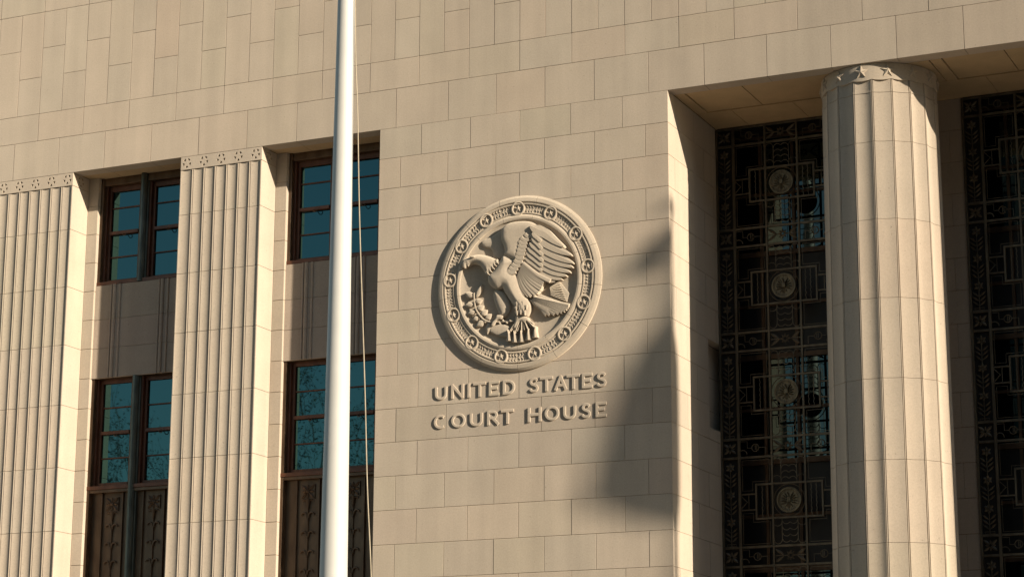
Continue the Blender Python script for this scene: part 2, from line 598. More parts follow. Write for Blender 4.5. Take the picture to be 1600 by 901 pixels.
def pilaster(x0):
    p = empty('pilaster', (x0, 0, 0), CH)
    MB().box(.012, 1.918, .10, 1.0, 0, zr(.03)).build('core', M['mortar'], p)
    lv = [zr(-.285)] + [LZ[k] for k in (2, 4, 6, 8, 10, 12, 14, 16)]
    for a, b in zip(lv[1:], lv[:-1]):
        key = round(b - a, 3)
        if key not in _pm:
            v, f = extrude_profile(PROF, 0, b - a - .009)
            me = bpy.data.meshes.new('fluted_block'); me.from_pydata(v, [], f); me.update()
            me.polygons.foreach_set("use_smooth", [True] * len(me.polygons)); me.set_sharp_from_angle(angle=math.radians(30))
            me.materials.append(M['stone'])
            _pm[key] = me
        link('fluted_block', _pm[key], None, p, (rnd.uniform(-.001, .001), rnd.uniform(-.0015, .0015), a + .0045))
    cbox('base_course', 0, 1.93, 0, .6, 0, LZ[16] - .005, M['stone'], p)
    # frieze with five stars
    if 'fr' not in _pm:
        hs = []
        for i in range(5):
            hs += star_notches(.142 + .4115 * i, .1475, .104)
        m = MB()
        v, f = plate_holes(0, 1.93, .006, .28, hs, .05)
        m.add(v, f)
        n = len(m.v)                                                  # closing sides
        m.add([(0, 0, .006), (1.93, 0, .006), (1.93, .05, .006), (0, .05, .006)], [(0, 3, 2, 1)])
        m.add([(0, 0, .28), (1.93, 0, .28), (1.93, .05, .28), (0, .05, .28)], [(0, 1, 2, 3)])
        m.add([(0, 0, .006), (0, 0, .28), (0, .05, .28), (0, .05, .006)], [(0, 1, 2, 3)])
        v, f = plate_holes(.0, .60, .006, .28, star_notches(.30, .1475, .104), .035)
        for sx in (1.93, 0):
            if sx:
                m.add([(1.931 - y, x, z) for x, y, z in v], f)
            else:
                m.add([(-.001 + y, x, z) for x, y, z in v], [q[::-1] for q in f])
        m.add([(.001, .05, .006), (1.929, .05, .006), (1.929, .6, .006), (.001, .6, .006)], [(0, 3, 2, 1)])
        me = bpy.data.meshes.new('star_frieze'); me.from_pydata(m.v, [], m.f); me.update(); me.materials.append(M['stone'])
        _pm['fr'] = me
    link('star_frieze', _pm['fr'], None, p, (0, 0, zr(-.285)))
    return p
pilaster(-10.19 - BAYW)
pilaster(-10.19)
pilaster(-5.57)

# ------------------------------------------------------------------ window bays
def arc(cx, cz, r, a0, a1, n=8, y=0):
    return [(cx + r * math.cos(math.radians(a0 + (a1 - a0) * i / n)), y, cz + r * math.sin(math.radians(a0 + (a1 - a0) * i / n))) for i in range(n + 1)]

YS = .64                        # spandrel face
YGL = .88                       # window glass
_wm = {}
def window(x0, x1, zt, zb, head, parent_bay):
    """pair of double-hung sashes with a bronze mullion; x0..x1 opening, zt..zb height"""
    wn = empty('window', ((x0 + x1) / 2, YS, zb), CH)
    ox, oy, oz = wn.location
    def B(name, a, b, c, d, e, g, mat, par=wn, ch=.004):
        return cbox(name, a - ox, b - ox, c - oy, d - oy, e - oz, g - oz, mat, par, ch)
    gt, m1, rl, m2, gb = head
    fr = M['frame']
    # outer frame
    B('frame', x0 + .001, x0 + .07, .67, 1.0, zb, zt, M['bronze'])
    B('frame', x1 - .07, x1 - .001, .67, 1.0, zb, zt, M['bronze'])
    B('frame', x0 + .07, x1 - .07, .70, 1.0, gt + .11, zt, M['bronze'])
    B('sill', x0 + .002, x1 - .002, .655, 1.0, zb, zb + .075, fr)
    xm = (x0 + x1) / 2
    for s in (-1, 1):
        a = x0 + .07 if s < 0 else xm + .09
        b = xm - .09 if s < 0 else x1 - .07
        B('frame', a, a + .05, .76, .98, zb + .075, gt + .11, fr)
        B('frame', b - .05, b, .76, .98, zb + .075, gt + .11, fr)
        a += .05; b -= .05
        B('sash_stile', a, a + .06, .83, .93, zb + .075, gt + .11, fr)
        B('sash_stile', b - .06, b, .83, .93, zb + .075, gt + .11, fr)
        B('top_rail', a + .06, b - .06, .832, .93, gt, gt + .11, fr)
        B('bottom_rail', a + .06, b - .06, .815, .93, zb + .075, gb, fr)
        B('meeting_rail', a + .06, b - .06, .80, .93, rl - .035, rl + .035, fr)
        for zz in (m1, m2):
            B('muntin', a + .06, b - .06, .85, .90, zz - .014, zz + .014, fr, ch=.006)
        lv = [gb, m2 - .014, m2 + .014, rl - .035, rl + .035, m1 - .014, m1 + .014, gt]
        for i in range(0, 8, 2):
            k = len(_wm)
            v = [(a + .05 - ox, YGL - oy, lv[i] - .006 - oz), (b - .05 - ox, YGL - oy, lv[i] - .006 - oz),
                 (b - .05 - ox, YGL - oy, lv[i + 1] + .006 - oz), (a + .05 - ox, YGL - oy, lv[i + 1] + .006 - oz)]
            t = rnd.uniform(-.003, .003)
            v = [(p[0], p[1] + t * (1 if j in (1, 2) else -1), p[2]) for j, p in enumerate(v)]
            v += [(p[0], p[1] + .006, p[2]) for p in v]
            mesh('pane', v, [(0, 1, 2, 3), (7, 6, 5, 4), (0, 4, 5, 1), (1, 5, 6, 2), (2, 6, 7, 3), (3, 7, 4, 0)], M['glass'], wn)
        # sash lift under the meeting rail
        hx = a + (b - a) * .56
        pts = [(hx - .05 - ox, .80 - oy, rl - .036 - oz)] + [(x - ox, .765 - oy, z - oz) for x, _, z in arc(hx, rl - .045, .045, 200, 340, 6)] + [(hx + .05 - ox, .80 - oy, rl - .036 - oz)]
        v, f = tube_v(pts, .009, 5)
        mesh('sash_lift', v, f, M['bronze'], wn)
    return wn

def lens_leaf(p0, p1, wd, y, h):
    """small raised leaf from p0 to p1 in the plane y (towards -y)"""
    a = np.array(p0, float); b = np.array(p1, float)
    d = b - a; n = np.array([-d[1], d[0]]) / (np.linalg.norm(d) + 1e-9)
    v, f = [], []
    K = 5
    for k in range(K + 1):
        t = k / K
        c = a + d * t
        ww = wd * math.sin(math.pi * min(.98, max(.06, t))) ** .8
        for s, hh in ((-1, 0.25), (0, 1.0), (1, 0.25)):
            q = c + n * ww * s
            v.append((q[0], y - h * hh, q[1]))
    for k in range(K):
        for j in (0, 1):
            i = k * 3 + j
            f.append((i, i + 1, i + 4, i + 3))
    return v, f

def bronze_panel(x0, x1, zt, zb):
    bp_ = empty('bronze_panel', ((x0 + x1) / 2, YS, zb), CH)
    ox, oy, oz = bp_.location
    br = M['bronze']
    def B(name, a, b, c, d, e, g, mat=br, ch=.003):
        return cbox(name, a - ox, b - ox, c - oy, d - oy, e - oz, g - oz, mat, bp_, ch)
    B('back_plate', x0, x1, .80, 1.0, zb, zt)
    B('frame', x0 + .001, x0 + .06, .67, .80, zb, zt)
    B('frame', x1 - .06, x1 - .001, .67, .80, zb, zt)
    B('frame', x0 + .06, x1 - .06, .68, .80, zt - .06, zt)
    xm = (x0 + x1) / 2
    for s in (-1, 1):
        c = xm + s * .505
        for q in (-.255, .255):
            B('bead', c + q - .014, c + q + .014, .755, .80, zb, zt - .06, br, .008)
        # rosette: square plate, centre boss, eight petals
        zc = zt - .30
        m = MB()
        m.box(c - .145 - ox, c + .145 - ox, .772 - oy, .80 - oy, zc - .145 - oz, zc + .145 - oz)
        for k in range(8):
            a = k * math.pi / 4
            L_ = .135 if k % 2 == 0 else .185
            v, f = lens_leaf((c - ox + .035 * math.cos(a), zc - oz + .035 * math.sin(a)),
                             (c - ox + L_ * math.cos(a), zc - oz + L_ * math.sin(a)), .034, .772 - oy, .03)
            m.add(v, f)
        for k in range(8):
            a, b_ = k * math.pi / 4, (k + 1) * math.pi / 4
            m.add([(c - ox, .725 - oy, zc - oz), (c - ox + .04 * math.cos(a), .75 - oy, zc - oz + .04 * math.sin(a)),
                   (c - ox + .04 * math.cos(b_), .75 - oy, zc - oz + .04 * math.sin(b_))], [(0, 1, 2)])
        m.build('rosette', br, bp_)
        # stem with pairs of curling leaves
        m = MB()
        v, f = tube_v([(c - ox, .782 - oy, zc - .145 - oz), (c - ox, .782 - oy, zb + .1 - oz)], .013, 6)
        m.add(v, f)
        v, f = tube_v([(c - ox, .78 - oy, zc - .16 - oz), (c - ox, .772 - oy, zc - .36 - oz)], [.05, .012], 8)
        m.add(v, f)
        for s2 in (-1, 1):
            v, f = tube_v([(c - ox, .78 - oy, zc - .2 - oz), (c + s2 * .07 - ox, .775 - oy, zc - .165 - oz), (c + s2 * .13 - ox, .775 - oy, zc - .2 - oz)], [.012, .014, .006], 5)
            m.add(v, f)
        zz = zc - .50
        k = 0
        while zz > zb + .2:
            for s2 in (-1, 1):
                p = [(c - ox, .782 - oy, zz - .03 - oz)]
                for t in range(8):
                    a = math.radians(200 - 28 * t)
                    p.append((c + s2 * (.085 + .062 * math.cos(a)) - ox, .774 - oy, zz + .015 + .07 * math.sin(a) - oz))
                v, f = tube_v(p, [.010, .012, .015, .018, .019, .019, .017, .014, .007], 6)
                m.add(v, f)
            v, f = tube_v([(c - ox, .775 - oy, zz - .07 - oz), (c - ox, .770 - oy, zz - oz)], [.024, .016], 6)
            m.add(v, f)
            zz -= .375; k += 1
        m.build('vine', br, bp_, True)
    return bp_

def spandrel(x0, x1, zt, zb):
    sp = empty('spandrel', ((x0 + x1) / 2, YS, zb), CH)
    ox, oy, oz = sp.location
    b0 = x0
    prof = [(x0, .30), (x0, 0)]
    for c in (x0 + .525, x0 + 1.715):
        for q, wd, hh in ((-.115, .018, .028), (-.035, .032, .040), (.10, .018, .028)):
            prof += [(c + q - wd - .012, 0), (c + q - wd - .012, .018), (c + q - wd, .018), (c + q - wd, -hh * .7), (c + q - wd * .5, -hh),
                     (c + q + wd * .5, -hh), (c + q + wd, -hh * .7), (c + q + wd, .018), (c + q + wd + .012, .018), (c + q + wd + .012, 0)]
    prof += [(x1, 0), (x1, .30)]
    prof = [(a - ox, b) for a, b in prof]
    lv = [zt, LZ[5], LZ[6], zb]
    for a, b in zip(lv[1:], lv[:-1]):
        v, f = extrude_profile(prof, a + .004 - oz, b - .004 - oz)
        mesh('stone_block', v, f, M['span'], sp)
    MB().box(x0 + .01 - ox, x1 - .01 - ox, .05, .4, zb + .01 - oz, zt - .01 - oz).build('core', M['mortar'], sp)
    return sp

def mullion(x, zt, zb):
    m = empty('mullion', (x, YS, zb), CH)
    prof = [(-.095, .32), (-.095, .09), (-.075, .075), (-.075, .03), (-.05, -.01), (-.02, -.035), (.02, -.035), (.05, -.01), (.075, .03), (.075, .075), (.095, .09), (.095, .32)]
    v, f = extrude_profile(prof, 0, zt - zb)
    o = mesh('post', v, f, M['green'], m)
    return m

def bay(x0):
    xa, xb = x0 + .26, x0 + 2.43
    jw = empty('jamb', (x0, .58, 0), CH)
    for s in (0, 1):
        for k in range(1, NC + 1):
            a, b = (x0, xa) if s == 0 else (xb, x0 + 2.69)
            stone_block_local = cbox('jamb_block', a + .004 - x0, b - x0 - (0 if s == 0 else .004), 0 + rnd.uniform(-.001, .001), .46, LZ[k] + .005, LZ[k - 1] - .005, M['stone'], jw)
    MB().box(.004, .25, .02, .46, 0, zr(0)).build('core', M['mortar'], jw)
    MB().box(2.44, 2.686, .02, .46, 0, zr(0)).build('core', M['mortar'], jw)
    window(xa, xb, zr(-.003), zr(-2.355), [zr(z) for z in (-.27, -.635, -1.19, -1.715, -2.215)], None)
    spandrel(xa + .001, xb - .001, zr(-2.36), zr(-4.355))
    window(xa, xb, zr(-4.36), zr(-6.69), [zr(z) for z in (-4.445, -4.955, -5.49, -6.02, -6.535)], None)
    bronze_panel(xa, xb, zr(-6.695), zr(-10.6))
    mullion((xa + xb) / 2, zr(-.004), zr(-2.35))
    mullion((xa + xb) / 2, zr(-4.362), zr(-10.6))
    cbox('base_course', xa + .002, xb - .002, .66, 1.04, 0, zr(-10.605), M['stone'], jw).location -= Vector((x0, .58, 0))
for b in (-8.26 - BAYW, -8.26, -8.26 + BAYW):
    bay(b)

# ------------------------------------------------------------------ portal back wall, columns, grilles
def back_pier(xa, xb):
    bp_ = empty('back_pier', ((xa + xb) / 2, YG, 0), CH)
    ox = (xa + xb) / 2
    MB().box(xa + .01 - ox, xb - .01 - ox, .02, 1.2, 0, zr(0)).build('core', M['mortar'], bp_)
    for k in range(1, NC + 1):
        js_ = [xa, xb - .245, xb] if k % 2 == 0 else [xa, xa + .6, xb - .6, xb]
        if k % 2 == 0:
            js_ = [xa, xa + .245, (xa + xb) / 2, xb - .245, xb]
        for a, b in zip(js_[:-1], js_[1:]):
            cbox('wall_block', a + .004 - ox, b - .004 - ox, 0, .75, LZ[k] + .005, LZ[k - 1] - .005, M['stone'], bp_)
    return bp_
back_pier(7.83, 10.05)
back_pier(7.83 + PITCHX, 10.05 + PITCHX)
back_pier(7.83 + 2 * PITCHX, 10.05 + 2 * PITCHX)

NFL = 19
def column(xc, yc=1.09):
    c = empty('column', (xc, yc, 0), CH)
    ph0 = math.radians(-75.1 - 6.7)          # arris phase as seen from the street
    def R(z):                                     # gentle taper, z below soffit
        return 1.052 + .0060 * z
    def ring(rad, n_sub=8, depth=.034, smooth_band=False):
        pts = []
        for i in range(NFL):
            a0 = ph0 + 2 * math.pi * i / NFL
            da = 2 * math.pi / NFL
            fil = .062
            if not smooth_band:
                for q, dd in ((.0, 0), (.018, .002), (.024, .020), (.040, .020)):
                    aq = a0 + da * q
                    pts.append(((rad - dd) * math.cos(aq), (rad - dd) * math.sin(aq)))
            for k in range(n_sub + 1):
                t = k / n_sub
                a = a0 + da * (fil + (1 - 2 * fil) * t)
                d = 0 if smooth_band else .004 + depth * (1 - (2 * t - 1) ** 2)
                rr = (rad - d)
                pts.append((rr * math.cos(a), rr * math.sin(a)))
            if not smooth_band:
                for q, dd in ((.960, .020), (.976, .020), (.982, .002)):
                    aq = a0 + da * q
                    pts.append(((rad - dd) * math.cos(aq), (rad - dd) * math.sin(aq)))
        return pts
    def drum(name, z1, z0, r1, r0, depth=.034):
        """between heights z1 (upper) and z0 (lower)"""
        a = ring(r0, depth=depth); b = ring(r1, depth=depth)
        n = len(a)
        v = [(x, y, z0) for x, y in a] + [(x, y, z1) for x, y in b]
        f = [(i, (i + 1) % n, n + (i + 1) % n, n + i) for i in range(n)]
        f += [tuple(range(n))[::-1], tuple(n + i for i in range(n))]
        return mesh(name, v, f, M['stone'], c, True)
    MB().add(*extrude_profile([(.95 * math.cos(i * math.pi / 16), .95 * math.sin(i * math.pi / 16)) for i in range(32)], 0, zr(-.02))).build('core', M['mortar'], c)
    zs = [-.555] + [-1.475 - 1.437 * k for k in range(9)]
    for a, b in zip(zs[:-1], zs[1:]):
        drum('drum', zr(a - .0035), zr(b + .0035), R(-a), R(-b))
    cbox('plinth', -1.25, 1.25, -1.09, 1.25, 0, zr(zs[-1]) - .004, M['stone'], c)
    # neck: short flutes cut off by a scalloped edge
    drum('neck', zr(-.31), zr(-.515), R(0) - .004, R(0) - .004, .034)
    # thin ring under the neck, scalloped along the flutes
    a = ring(R(0) + .006, depth=.03); n = len(a)
    v = [(x, y, zr(-.552)) for x, y in a] + [(x, y, zr(-.518)) for x, y in a]
    f = [(i, (i + 1) % n, n + (i + 1) % n, n + i) for i in range(n)] + [tuple(range(n))[::-1], tuple(n + i for i in range(n))]
    mesh('neck_ring', v, f, M['stone'], c, True)
    # plain band with stars; lower edge hangs in scallops
    K = NFL * 8
    Rb = R(0) + .003
    v, f = [], []
    for i in range(K):
        a = ph0 + 2 * math.pi * i / K
        t = (i % 8) / 8.0
        drop = -.305 + .022 * (1 - (2 * t - 1) ** 2) * -1
        for rr, z in ((Rb - .08, zr(drop)), (Rb, zr(drop)), (Rb, zr(-.012)), (Rb - .02, zr(-.004))):
            v.append((rr * math.cos(a), rr * math.sin(a), z))
    for i in range(K):
        j = (i + 1) % K
        for q in range(3):
            f.append((i * 4 + q, j * 4 + q, j * 4 + q + 1, i * 4 + q + 1))
    mesh('star_band', v, f, M['stone'], c, True)
    NS = 14
    for i in range(NS):
        a = math.radians(-75.1 - 16.7 + i * 360 / NS)
        sv, sf = star_raised(0, 0, .125, .045, 0)
        vv = []
        for x, y, z in sv:
            aa = a + x / Rb
            rr = Rb - y
            vv.append((rr * math.cos(aa), rr * math.sin(aa), z + zr(-.155)))
        mesh('star', vv, sf, M['stone'], c)
    return c
for k in range(3):
    column(8.905 + PITCHX * k)

_gm = {}
def gshare(key, fn, mat):
    if key not in _gm:
        m = MB(); fn(m)
        me = bpy.data.meshes.new(key); me.from_pydata([tuple(map(float, p)) for p in m.v], [], m.f); me.update(); me.materials.append(mat)
        _gm[key] = me
    return _gm[key]
def t_(m, pts, r, n=4, closed=False):
    v, f = tube_v([(p[0], 0, p[1]) if len(p) == 2 else p for p in pts], r, n, closed)
    m.add(v, f)
def a_(cx, cz, r, d0, d1, n=6):
    return [(cx + r * math.cos(math.radians(d0 + (d1 - d0) * i / n)), cz + r * math.sin(math.radians(d0 + (d1 - d0) * i / n))) for i in range(n + 1)]
TR = .0085                      # thin scroll-work
def g_scallop(m):               # upper fan, local z 0 (box edge) .. .53
    for s in (-1, 1):
        t_(m, [(s * .155, 0.0), (s * .155, .40)] + [(s * (.235 - .08 * math.cos(math.radians(q))), .40 + .09 * math.sin(math.radians(q))) for q in (30, 60, 90, 120, 150, 180)], TR)
        t_(m, [(s * .155, .03)] + [(s * (.24 - .085 * math.cos(math.radians(q))), .08 + .075 * math.sin(math.radians(q))) for q in (20, 55, 90, 125, 160)] + [(s * .325, .05)], TR)
    for r in range(4):
        z = .06 + r * .115
        w_ = .145
        pts = [(-w_, z)]
        for s in (-1, 1):
            c = s * w_ / 2
            pts += [(c - w_ / 2 * math.cos(math.radians(q)), z + .06 * math.sin(math.radians(q))) for q in (30, 60, 90, 120, 150)]
        pts += [(w_, z)]
        t_(m, pts, TR)
def g_corner(m):
    t_(m, [(.385, .795), (.915, .795), (.915, .215), (.715, .215), (.715, .385), (.385, .385)], TR * .9, 4, True)
def g_wavy(m):
    t_(m, [(.008 * math.sin(i * 1.57), -.30 + .6 * i / 24) for i in range(25)], TR)
def g_link(m):
    t_(m, [(.80, -.13), (.80, .13)], TR)
    t_(m, [(.95, .12), (.83, 0), (.95, -.12)], .012)
def g_seal(m):
    # dished disc with rim
    n = 40
    prof = [(.0, -.012), (.17, -.014), (.205, -.018), (.21, -.030), (.24, -.030), (.245, -.0), (.245, .02)]
    v = [];
    for r_, y in prof[1:]:
        v += [(r_ * math.cos(2 * math.pi * i / n), y, r_ * math.sin(2 * math.pi * i / n)) for i in range(n)]
    c0 = len(v); v.append((0, prof[0][1], 0))
    f = [(c0, (i + 1) % n, i)[::-1] for i in range(n)]
    for k in range(len(prof) - 2):
        for i in range(n):
            j = (i + 1) % n
            f.append((k * n + i, k * n + j, (k + 1) * n + j, (k + 1) * n + i))
    m.add(v, f)
    for k in range(28):                       # lettering ring
        a = 2 * math.pi * k / 28
        vv, ff = lens_leaf((.178 * math.cos(a), .178 * math.sin(a)), (.200 * math.cos(a), .200 * math.sin(a)), .008, -.014, .012); m.add(vv, ff)
    # spread eagle in low relief: wings, body, head, tail, shield
    for s in (-1, 1):
        for k in range(5):
            a0 = math.radians(35 + k * 24)
            p0 = (s * .03, .045 - .022 * k)
            p1 = (s * (.035 + .125 * math.cos(math.radians(66 - 21 * k))), .03 - .018 * k + .115 * math.sin(math.radians(66 - 21 * k)))
            vv, ff = lens_leaf(p0, p1, .012, -.012, .030); m.add(vv, ff)
        vv, ff = lens_leaf((s * .01, -.05), (s * .075, -.14), .014, -.012, .014); m.add(vv, ff)
    vv, ff = lens_leaf((0, .09), (0, -.07), .045, -.012, .026); m.add(vv, ff)
    vv, ff = lens_leaf((.0, .09), (-.03, .15), .022, -.012, .022); m.add(vv, ff)
    vv, ff = lens_leaf((0, -.04), (0, -.16), .035, -.012, .018); m.add(vv, ff)
    m.box(-.032, .032, -.045, -.02, -.035, .045)
def g_ring(m):
    n = 36
    t_(m, [(.305 * math.cos(2 * math.pi * i / n), .305 * math.sin(2 * math.pi * i / n)) for i in range(n)], .010, 5, True)
def g_starflower(m):            # centre of the narrow band
    for k in range(8):
        a = k * math.pi / 4
        v, f = lens_leaf((.02 * math.cos(a), .02 * math.sin(a)), (.10 * math.cos(a), .10 * math.sin(a)), .02, 0, .02); m.add(v, f)
    n = 12
    t_(m, [(.045 * math.cos(2 * math.pi * i / n), -.012, .045 * math.sin(2 * math.pi * i / n)) for i in range(n)], .012, 5, True)
    for s in (-1, 1):
        for q in (-1, 1):
            v, f = lens_leaf((s * .12, 0), (s * .30, q * .125), .03, 0, .02); m.add(v, f)
        t_(m, [(s * .08, 0), (s * .30, 0)], .010)
def g_fret(m):                  # sides of the narrow band
    n = 14
    t_(m, [(.07 * math.cos(2 * math.pi * i / n), .07 * math.sin(2 * math.pi * i / n)) for i in range(n)], .011, 5, True)
    t_(m, [(-.20, -.14), (-.20, 0), (-.07, 0)], TR)
    t_(m, [(.07, 0), (.16, 0), (.16, .13), (.30, .13)], TR)
    t_(m, a_(.25, -.12, .085, 0, 180, 8), .011)
    t_(m, [(0, -.04), (0, .05)], TR); t_(m, [(-.03, -.045), (-.03, .045)], TR)
def g_border(m):                # plant climbing the margin, local z 0..1.62
    t_(m, [(0, .02), (0, 1.58)], .011)
    for k in range(3):
        z = .08 + .52 * k
        for q in range(3):
            zz = z + .02 + q * .085
            for s in (-1, 1):
                v, f = lens_leaf((s * .012, zz), (s * .125, zz + .095), .020, 0, .024); m.add(v, f)
        zc = z + .39
        for j in range(6):
            a = j * math.pi / 3 + math.pi / 6
            v, f = lens_leaf((.015 * math.cos(a), zc + .015 * math.sin(a)), (.095 * math.cos(a), zc + .095 * math.sin(a)), .028, 0, .025); m.add(v, f)
    t_(m, [(-.09, .015), (.09, .015), (.09, .055), (-.09, .055)], .008, 4, True)
def g_square(m):
    for k in range(4):
        a = math.pi / 4 + k * math.pi / 2
        v, f = lens_leaf((.02 * math.cos(a), .02 * math.sin(a)), (.17 * math.cos(a), .14 * math.sin(a)), .03, 0, .022); m.add(v, f)
        a += math.pi / 4
        v, f = lens_leaf((.02 * math.cos(a), .02 * math.sin(a)), (.10 * math.cos(a), .10 * math.sin(a)), .022, 0, .02); m.add(v, f)

def grille(x0):
    g = empty('grille', (x0 + 1.338, YG, 0), CH)
    gm = M['grille']
    H = 1.338
    NP = 5
    zt = -.03
    zb = zt - .36 - NP * 2.064
    ring_pts = []
    def bar(a, b, z0, z1, d=.05, y=0.0):
        cbox('bar', a, b, y - d / 2, y + d / 2, zr(z0), zr(z1), gm, g, .004)
    # frame and uprights
    bar(-H + .002, -H + .045, zb, zt, .07); bar(H - .045, H - .002, zb, zt, .07)
    for x in (-.975, .975):
        bar(x - .026, x + .026, zb, zt, .062)
    for x in (-.325, .325):
        bar(x - .020, x + .020, zb, zt, .056)
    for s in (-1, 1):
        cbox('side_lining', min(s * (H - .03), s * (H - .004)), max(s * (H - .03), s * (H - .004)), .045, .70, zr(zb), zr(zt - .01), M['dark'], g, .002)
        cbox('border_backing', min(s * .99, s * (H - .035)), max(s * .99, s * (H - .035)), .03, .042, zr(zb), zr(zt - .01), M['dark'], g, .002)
    def put(name, fn, x, z, mat=gm, y=-.012, sx=1, sz=1):
        o = link(name, gshare(name if name != 'scroll' else fn.__name__, fn, mat), None, g, (x, y, zr(z)))
        if sx != 1 or sz != 1:
            o.scale = (sx, 1, sz)
        return o
    for p in range(NP + 1):
        zn1 = zt - p * 2.064                     # top of narrow band
        zn0 = zn1 - .36
        for z in (zn1, zn0):
            bar(-H + .045, H - .045, z - .022, z + .022, .046, .001)
        put('star_flower', g_starflower, 0, (zn0 + zn1) / 2)
        for s in (-1, 1):
            put('fret_scroll', g_fret, s * .65, (zn0 + zn1) / 2, sx=s)
            put('leaf_square', g_square, s * 1.155, (zn0 + zn1) / 2)
        if p == NP:
            break
        zc = zn0 - .852
        for z in (-.325, .325):
            bar(-.65, .65, zc + z - .019, zc + z + .019, .050, -.004)
        for x in (-.65, .65):
            bar(x - .019, x + .019, zc - .344, zc + .344, .047, -.003)
        put('seal_disc', g_seal, 0, zc, M['disc'], -.02)
        put('seal_ring', g_ring, 0, zc)
        for s in (-1, 1):
            put('fan_scroll', g_scallop, 0, zc + s * .325, sz=s)
            for q in (.43, .53):
                put('wavy_rod', g_wavy, s * q, zc)
            put('chevron_link', g_link, 0, zc, sx=s)
            for z in (-.15, .15):
                bar(min(s * .65, s * .975), max(s * .65, s * .975), zc + z - .014, zc + z + .014, .040, .002)
            put('border_plant', g_border, s * 1.155, zc - .84)
            for q in (-1, 1):
                put('corner_line', g_corner, 0, zc, sx=s, sz=q)
    # glazing set back behind the grille
    YB = 3.42 - YG
    zz = zt
    k = 0
    while zz > zb + .2:
        za, zb_ = (zz, -2.447) if k == 0 else (zz, zz - 2.064)
        mt = M['glass2'] if k % 2 == 0 else M['spanmetal']
        nm = 'pane' if k % 2 == 0 else 'dark_panel'
        for i in range(4):
            xa = -H + i * H / 2; xb = xa + H / 2
            cbox(nm, xa + .03, xb - .03, YB, YB + .012, zr(zb_ + .05), zr(za - .05), mt, g, .002)
            cbox('glazing_bar', xb - .032, xb + .032, YB - .05, YB + .05, zr(zb_ + .05), zr(za - .05), M['bronze'], g, .004)
            if i == 0:
                cbox('glazing_bar', xa, xa + .032, YB - .05, YB + .05, zr(zb_ + .05), zr(za - .05), M['bronze'], g, .004)
        cbox('glazing_rail', -H, H, YB - .055, YB + .055, zr(za - .05), zr(za + .05), M['bronze'], g, .004)
        cbox('glazing_rail', -H + .033, H - .033, YB - .045, YB + .045, zr((za + zb_) / 2 - .03), zr((za + zb_) / 2 + .03), M['bronze'], g, .004)
        zz = zb_; k += 1
    cbox('base_course', -H, H, YB - .02, YB + .3, 0, zr(zz), M['bronze'], g)
    return g
for k in range(3):
    grille(XR + PITCHX * k)

# ------------------------------------------------------------------ relief tools
def poly_dist(P, Q):
    """distance of points Q to the closed outline P and inside test"""
    A = P; B = np.roll(P, -1, 0)
    d2 = np.full(len(Q), 1e9); near = np.zeros_like(Q)
    ins = np.zeros(len(Q), bool)
    for a, b in zip(A, B):
        ab = b - a; t = np.clip(((Q - a) @ ab) / (ab @ ab + 1e-12), 0, 1)
        c = a + t[:, None] * ab
        dd = ((Q - c) ** 2).sum(1)
        m_ = dd < d2
        d2[m_] = dd[m_]; near[m_] = c[m_]
        cond = ((a[1] > Q[:, 1]) != (b[1] > Q[:, 1]))
        xi = (b[0] - a[0]) * (Q[:, 1] - a[1]) / (b[1] - a[1] + 1e-12) + a[0]
        ins ^= cond & (Q[:, 0] < xi)
    return np.sqrt(d2), ins, near

ESC = 1.32
def relief(name, poly, p0, edge, bulge, parent, mat, cell=.013, soft=None, smooth_n=5, detail=None, sharp=False):
    """pillow-like carved shape: outline in (x, z), standing off the wall from p0 to edge+bulge (towards -y)"""
    edge, bulge = edge * ESC, bulge * ESC
    P = np.array(poly if sharp else catmull(poly, smooth_n, True))
    lo, hi = P.min(0) - cell, P.max(0) + cell
    nx, nz = int((hi[0] - lo[0]) / cell) + 2, int((hi[1] - lo[1]) / cell) + 2
    gx, gz = np.meshgrid(lo[0] + cell * np.arange(nx), lo[1] + cell * np.arange(nz), indexing='ij')
    Q = np.c_[gx.ravel(), gz.ravel()]
    d, ins, near = poly_dist(P, Q)
    D = soft or max(d[ins].max(), .01)
    hgt = edge + bulge * np.sqrt(np.clip(1 - (1 - np.clip(d / D, 0, 1)) ** 2, 0, 1))
    if detail is not None:
        hgt = hgt + detail(Q) * np.clip(d / .03, 0, 1)
    hgt[~ins] = edge
    pos = np.where(ins[:, None], Q, near)
    used, vid, v, f = {}, {}, [], []
    I = ins.reshape(nx, nz)
    def vv(i, j):
        k = i * nz + j
        if k not in vid:
            vid[k] = len(v)
            v.append((pos[k, 0], -hgt[k], pos[k, 1]))
        return vid[k]
    for i in range(nx - 1):
        for j in range(nz - 1):
            c = I[i:i + 2, j:j + 2].sum()
            if c >= 1:
                f.append((vv(i, j), vv(i + 1, j), vv(i + 1, j + 1), vv(i, j + 1)))
    cnt = {}
    for q in f:
        for a, b in zip(q, q[1:] + q[:1]):
            key = (min(a, b), max(a, b))
            cnt[key] = None if key in cnt else (a, b)
    low = {}
    def lv(a):
        if a not in low:
            low[a] = len(v)
            v.append((v[a][0], -p0, v[a][2]))
        return low[a]
    for e in [e for e in cnt.values() if e]:
        a, b = e
        f.append((b, a, lv(a), lv(b)))
    return mesh(name, v, f, mat, parent, True)

